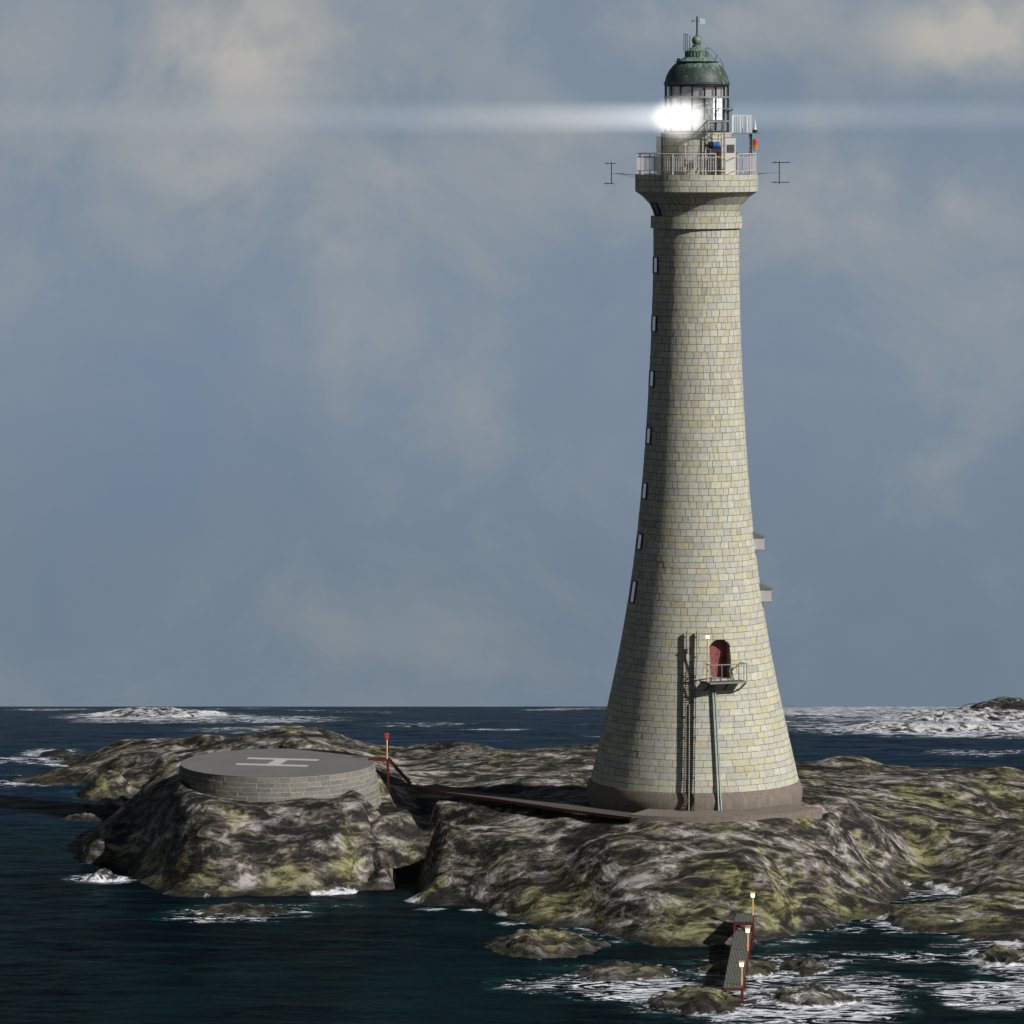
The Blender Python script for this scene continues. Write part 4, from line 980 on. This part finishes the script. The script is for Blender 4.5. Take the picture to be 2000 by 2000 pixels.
for k in range(N):
    z = .1 + (zb2 - .1) * k / (N - 1); x0 = lx(1335.7, 1340, z); x1 = lx(1356, 1359.8, z); xm = (x0 + x1) / 2
    mb.bar((x0, wy(x0, z, .27), z), (x1, wy(x1, z, .27), z), .024)
mb.split('rung', M_BLACK, t)
mb = MB()
for k in range(9):
    z = .7 + k * (zl_top - 1) / 8
    for pb, pt in ((1335.7, 1340), (1356, 1359.8)):
        x = lx(pb, pt, z); mb.bar((x, wy(x, z, .12), z), (x, wy(x, z, -.05), z), .05)
mb.split('bracket', M_BLACK, t)
t = thing('conduit', 'thin pale conduit pipe running down the wall behind the ladder', 'pipe', (lx(1346, 1346, 0), -6.6, 0))
mb = MB(); pts = []
for k in range(12):
    z = -.02 + k * .55; x = lx(1345.8, 1346.5, max(z, 0)); pts.append((x, wy(x, z, .06), z))
mb.tube(pts, .045, 8); mb.build('pipe', M_GREY, t)

# platform, turned to the door
cD = polar(tower_r(dzb), DPH, dzb - .10); wd = 2.28; dp = 1.05
shx = .02
def dk(s, d, z): return cD + tx * (s + shx) + n_ * (d - .02) + Vector((0, 0, z))
pc = W(1416, 1334, -5.5)
t = thing('door_platform', 'small grey steel landing with handrail below the red door', 'platform', tuple(dk(0, 0, 0)))
mb = MB(); h = wd / 2
mb.hexa([dk(-h, -.25, -.05), dk(-h, dp, -.05), dk(h, dp, -.05), dk(h, -.25, -.05), dk(-h, -.25, 0), dk(-h, dp, 0), dk(h, dp, 0), dk(h, -.25, 0)]); mb.build('deck', M_GRATE, t)
mb = MB(); mb.bar(dk(-h, dp, -.03), dk(h, dp, -.03), .05, .09); mb.bar(dk(h, dp, -.03), dk(h, -.1, -.03), .05, .09); mb.build('edge_beam', M_GREY, t)
mb = MB(); mb.bar(dk(-h, dp, -.04), dk(-h - .05, -.2, -.04), .08, .09)
for s in (-h + .08, .1, h - .06): mb.bar(dk(s, dp - .02, -.07), dk(s - .04, -.15, -.66), .075)
mb.split('bracket', M_BLACK, t)
rh = 1.05
mb = MB(); mb.bar(dk(-h, dp, rh), dk(h, dp, rh), .055); mb.bar(dk(h, dp, rh), dk(h - .1, .25, rh), .055); mb.bar(dk(h - .1, .25, rh), dk(h - .62, -.1, rh - .6), .05)
mb.bar(dk(-h, dp, rh), dk(-h, .3, rh), .05); mb.build('handrail', M_GREY, t)
for s in (-h, -h + .26, -.40, .12, .64, h): mb = MB(); mb.bar(dk(s, dp, -.03), dk(s, dp, rh), .05); mb.build('post', M_GREY, t)
for s, d in ((h, .55), (-h, .5)): mb = MB(); mb.bar(dk(s, d, -.03), dk(s, d, rh), .045); mb.build('post', M_GREY, t)
mb = MB(); mb.bar(dk(h - .72, .0, .62), dk(h - .55, .1, -.0), .045); mb.build('stay', M_GREY, t)
# twin pipes
zq = cD.z - .05
def pipe_pt(z, o_): x = W(1405.5 - 11.5 * z / zq, 1500, -5.9).x + o_; return Vector((x, wy(x, z, .17), z))
t = thing('drain_pipes', 'pair of green grey pipes running from the door landing to the tower foot', 'pipe', tuple(pipe_pt(0, 0)))
for o_ in (-.075, .075): mb = MB(); mb.tube([pipe_pt(-.02 + (zq + .02) * k / 16, o_) for k in range(17)], .058, 8); mb.build('pipe', M_GREEN, t, smooth=True)
mb = MB()
for k in range(1, 7):
    p = pipe_pt(zq * k / 7, 0); mb.bar(p + Vector((0, .02, 0)), (p.x, wy(p.x, p.z, -.05), p.z), .05)
mb.split('clip', M_GREY, t)

# ------------------------------------------------------------------ lamps on poles
def lamp_post(base, top, label, group='lit lamps on thin ochre poles', red=False):
    t = thing('lamp_post', label, 'lamp', tuple(base), group)
    mb = MB(); mb.tube([base, top + Vector((0, 0, -.12))], .045, 8); mb.build('pole', M_POLE, t)
    mb = MB()
    hh_ = [(-.09, -.12), (.09, -.12), (.10, .10), (-.10, .10)]
    mb.hexa([top + Vector((sx * .10, sy * .10, -.13)) for sx, sy in ((-1, -1), (1, -1), (1, 1), (-1, 1))] + [top + Vector((sx * .115, sy * .115, .09)) for sx, sy in ((-1, -1), (1, -1), (1, 1), (-1, 1))])
    mb.build('lantern', M_SIGR if red else M_LAMP, t)
    mb = MB(); q = [top + Vector((sx * .12, sy * .12, .09)) for sx, sy in ((-1, -1), (1, -1), (1, 1), (-1, 1))]; u = [top + Vector((sx * .15, sy * .15, .14)) for sx, sy in ((-1, -1), (1, -1), (1, 1), (-1, 1))]
    if red: u = [top + Vector((sx * .13, sy * .13, .17)) for sx, sy in ((-1, -1), (1, -1), (1, 1), (-1, 1))]
    mb.hexa(q + u); mb.build('cap', M_SIGR if red else M_POLE, t); return t
p0 = dk(-h + .02, .55, 0); tp = W(1379.4, 1243, p0.y); lamp_post(p0, Vector((p0.x, p0.y, tp.z)), 'lit yellow lamp on a thin pole at the left end of the door landing')

# ------------------------------------------------------------------ base slab
mb = MB(); a0_, a1_ = R(-27), R(54)
mb.lathe([(6.0, -.7), (9.0, -.7), (9.0, -.03), (6.0, -.02)], 64, a0=a0_, a1=a1_)
for a in (a0_, a1_):
    j = mb.addv([polar(6.0, a, -.7), polar(9.0, a, -.7), polar(9.0, a, -.03), polar(6.0, a, -.02)]); mb.face([j, j + 1, j + 2, j + 3])
slab = mb.build('stone_apron', M_PLINTH); tag(slab, 'brown stone apron curving round the front foot of the lighthouse', 'stone platform')

# ------------------------------------------------------------------ helipad
t = thing('helipad', 'round grey helipad with white H on a low stone drum, on the left headland', 'helipad', (HP.x, HP.y, HP.z - 1.6))
ym = 1.10
mb = MB(); hr = interp([(HP.z - 1.9, HPR + .42), (HP.z - 2.9, HPR + .6), (HP.z, HPR + .02)])
masonry(mb, hr, HP.z - 2.8, HP.z - .02, .26, .30, 42, PDT, PDT, (.33, .32, .29), gap=.016, groove=.006, c=(HP.x, HP.y), ymul=ym)
mb.cur = (.33, .32, .29); k0 = len(mb.v); mb.lathe([(hr(z) - .01, z) for z in (HP.z - 2.8, HP.z - 1.9, HP.z - .02)], 128, (HP.x, HP.y))
mb.v[k0:] = [(v[0], HP.y + (v[1] - HP.y) * ym, v[2]) for v in mb.v[k0:]]; mb.cur = None
mb.build('wall', M_PAD, t)
mb = MB(); mb.lathe([(HPR + .0, HP.z - .05), (HPR + .03, HP.z), (.001, HP.z)], 128, (HP.x, HP.y)); mb.v = [(v[0], HP.y + (v[1] - HP.y) * ym, v[2]) for v in mb.v]
deck = mb.build('deck', M_ASPH, t)
mb = MB(); ca = math.cos(R(-11.5)); sa = math.sin(R(-11.5)); HO = WZ(330 + 930 / 4.39 + 0, 1440 + 213 / 4.39, HP.z)
def hb(x0, x1, y0, y1, z):
    j = mb.addv([(HO.x + x * ca - y * sa, HO.y + x * sa + y * ca, z) for x, y in ((x0, y0), (x1, y0), (x1, y1), (x0, y1))]); mb.face([j, j + 1, j + 2, j + 3])
hb(-2.25, 2.25, 1.00, 1.70, HP.z + .006); hb(-2.25, 2.25, -1.70, -1.00, HP.z + .006); hb(-.40, .40, -1.00, 1.00, HP.z + .006)
mb.build('letter_h', paint('road_marking_white', (.52, .52, .52), .8, var=.3, scale=3), deck, label='white letter H')

# ------------------------------------------------------------------ landing with post and stair beside the helipad
Ys = 8.5
lt = W(758, 1481, Ys); l0 = W(722, 1481, Ys)
t = thing('landing_stair', 'dark red steel landing and steep stair at the right edge of the helipad', 'stair', tuple(W(758, 1520, Ys)))
mb = MB(); mb.box(((lt.x + l0.x) / 2, Ys, lt.z - .05), (lt.x - l0.x, 1.0, .10)); mb.build('landing', M_RED, t)
mb = MB(); gz = -.8
for yy in (-.42, .42): mb.bar((lt.x - .05, Ys + yy, lt.z - .08), (lt.x + .05, Ys + yy, gz), .12)
mb.split('post', M_RED, t)
sb = W(803, 1532, Ys)
for yy in (-.40, .40):
    mb = MB(); mb.bar(Vector((lt.x, Ys + yy, lt.z - .03)), Vector((sb.x, Ys + yy, sb.z)), .06, .13); mb.build('stringer', M_RED, t)
mb = MB()
for k in range(1, 9): p = Vector((lt.x, Ys, lt.z)).lerp(sb, k / 9); mb.box((p.x, Ys, p.z), (.17, .8, .03))
mb.split('tread', M_RED, t)
b0 = Vector((lt.x - .06, Ys - .3, lt.z)); tp = W(756.5, 1438, b0.y); lamp_post(b0, Vector((b0.x, b0.y, tp.z)), 'red topped lamp on a thin yellow pole on the helipad stair landing', red=True)

# ------------------------------------------------------------------ walkway to the tower
front = [WZ(x, y, z) for x, y, z in WE]
dirw = (front[-1] - front[0]); dirw.z = 0; dirw.normalize(); nw = Vector((-dirw.y, dirw.x, 0)) * 1.5
t = thing('walkway', 'long low grey walkway with dark red edges from the helipad stair to the tower foot', 'walkway', tuple(front[0]))
mb = MB()
for a, b in zip(front, front[1:]):
    dz = Vector((0, 0, -.03)); mb.hexa([a + dz, b + dz, b + nw + dz, a + nw + dz, a, b, b + nw, a + nw])
mb.build('deck', paint('worn_deck', (.085, .082, .075), .85, var=.5, scale=2), t)
mb = MB()
for off in (-nw * .035, nw):
    for a, b in zip(front, front[1:]): mb.bar(a + off - dirw * .0 + Vector((0, 0, -.06)), b + off + Vector((0, 0, -.06)), .07, .16)
mb.split('edge_beam', M_RED, t)
for px in (930, 937, 955, 973, 999, 1017, 1035, 1062, 1099, 1125):
    for a, b, (xa, _, _), (xb, _, _) in zip(front, front[1:], WE, WE[1:]):
        if xa <= px < xb or (px == 1125 and xb == 1125):
            p = a.lerp(b, (px - xa) / (xb - xa)); q = p + (nw if px in (937, 955, 1017) else nw * 0)
            mb = MB(); mb.bar(q + Vector((0, 0, -.1)), (q.x, q.y, -.95), .07); mb.build('leg', M_RED, t); break

# ------------------------------------------------------------------ jetty
def jdeck(pts, z, th=.09): return [WZ(px, py, zz) for (px, py), zz in zip(pts, z)]
t = thing('jetty', 'narrow grey grated jetty on dark red legs reaching out over the surf', 'jetty', tuple(WZ(1431, 1928, -4.1)))
lowp = jdeck([(1413, 1927.5), (1449.4, 1927.5), (1468, 1817), (1434.6, 1817)], [-4.1, -4.1, -4.0, -4.0])
upp = jdeck([(1434.6, 1799.6), (1471, 1800), (1470, 1783), (1438.6, 1783)], [-3.45, -3.45, -3.45, -3.45])
for P in (lowp, upp):
    mb = MB(); mb.hexa([p + Vector((0, 0, -.06)) for p in P] + P); mb.build('deck', M_GRATE, t)
mb = MB(); dz = Vector((0, 0, -.13))
for P in (lowp, upp):
    for a, b in ((0, 1), (1, 2), (0, 3), (3, 2)): mb.bar(P[a] + dz, P[b] + dz, .08, .13)
mb.build('beam', M_RED, t)
for P, n, zb in ((lowp, 5, -5.9), (upp, 2, -4.5)):
    for k in range(n):
        for (i, j) in ((0, 3), (1, 2)):
            p = P[i].lerp(P[j], (k + .02) / (n - .96) if n > 1 else 0); p = P[i].lerp(P[j], k / (n - 1) * .97 + .01)
            mb = MB(); mb.bar(p + dz, (p.x, p.y, zb), .14); mb.build('leg', M_RED, t)
for i in (0, 1): mb = MB(); mb.bar(upp[i] + dz, lowp[3 - i] + Vector((0, 0, -.05)), .10); mb.build('leg', M_RED, t)
# short stair between the two decks
for k in (1, 2): mb = MB(); a = lowp[3].lerp(upp[0], k / 3); b = lowp[2].lerp(upp[1], k / 3); mb.bar(a, b, .22, .05); mb.build('step', M_GREY, t)
for (px, y0, y1, z, lab) in ((1470, 1787.5, 1747.8, -3.45, 'lit lamp on a pole beside the upper landing of the jetty, nearest the tower'), (1460.2, 1857, 1816.4, -4.05, 'lit lamp on a pole at the middle of the jetty'), (1448.3, 1924, 1882.8, -4.1, 'lit lamp on a pole at the seaward end of the jetty')):
    b = WZ(px, y0, z); tp = W(px, y1, b.y); lamp_post(b, Vector((b.x, b.y, tp.z)), lab)
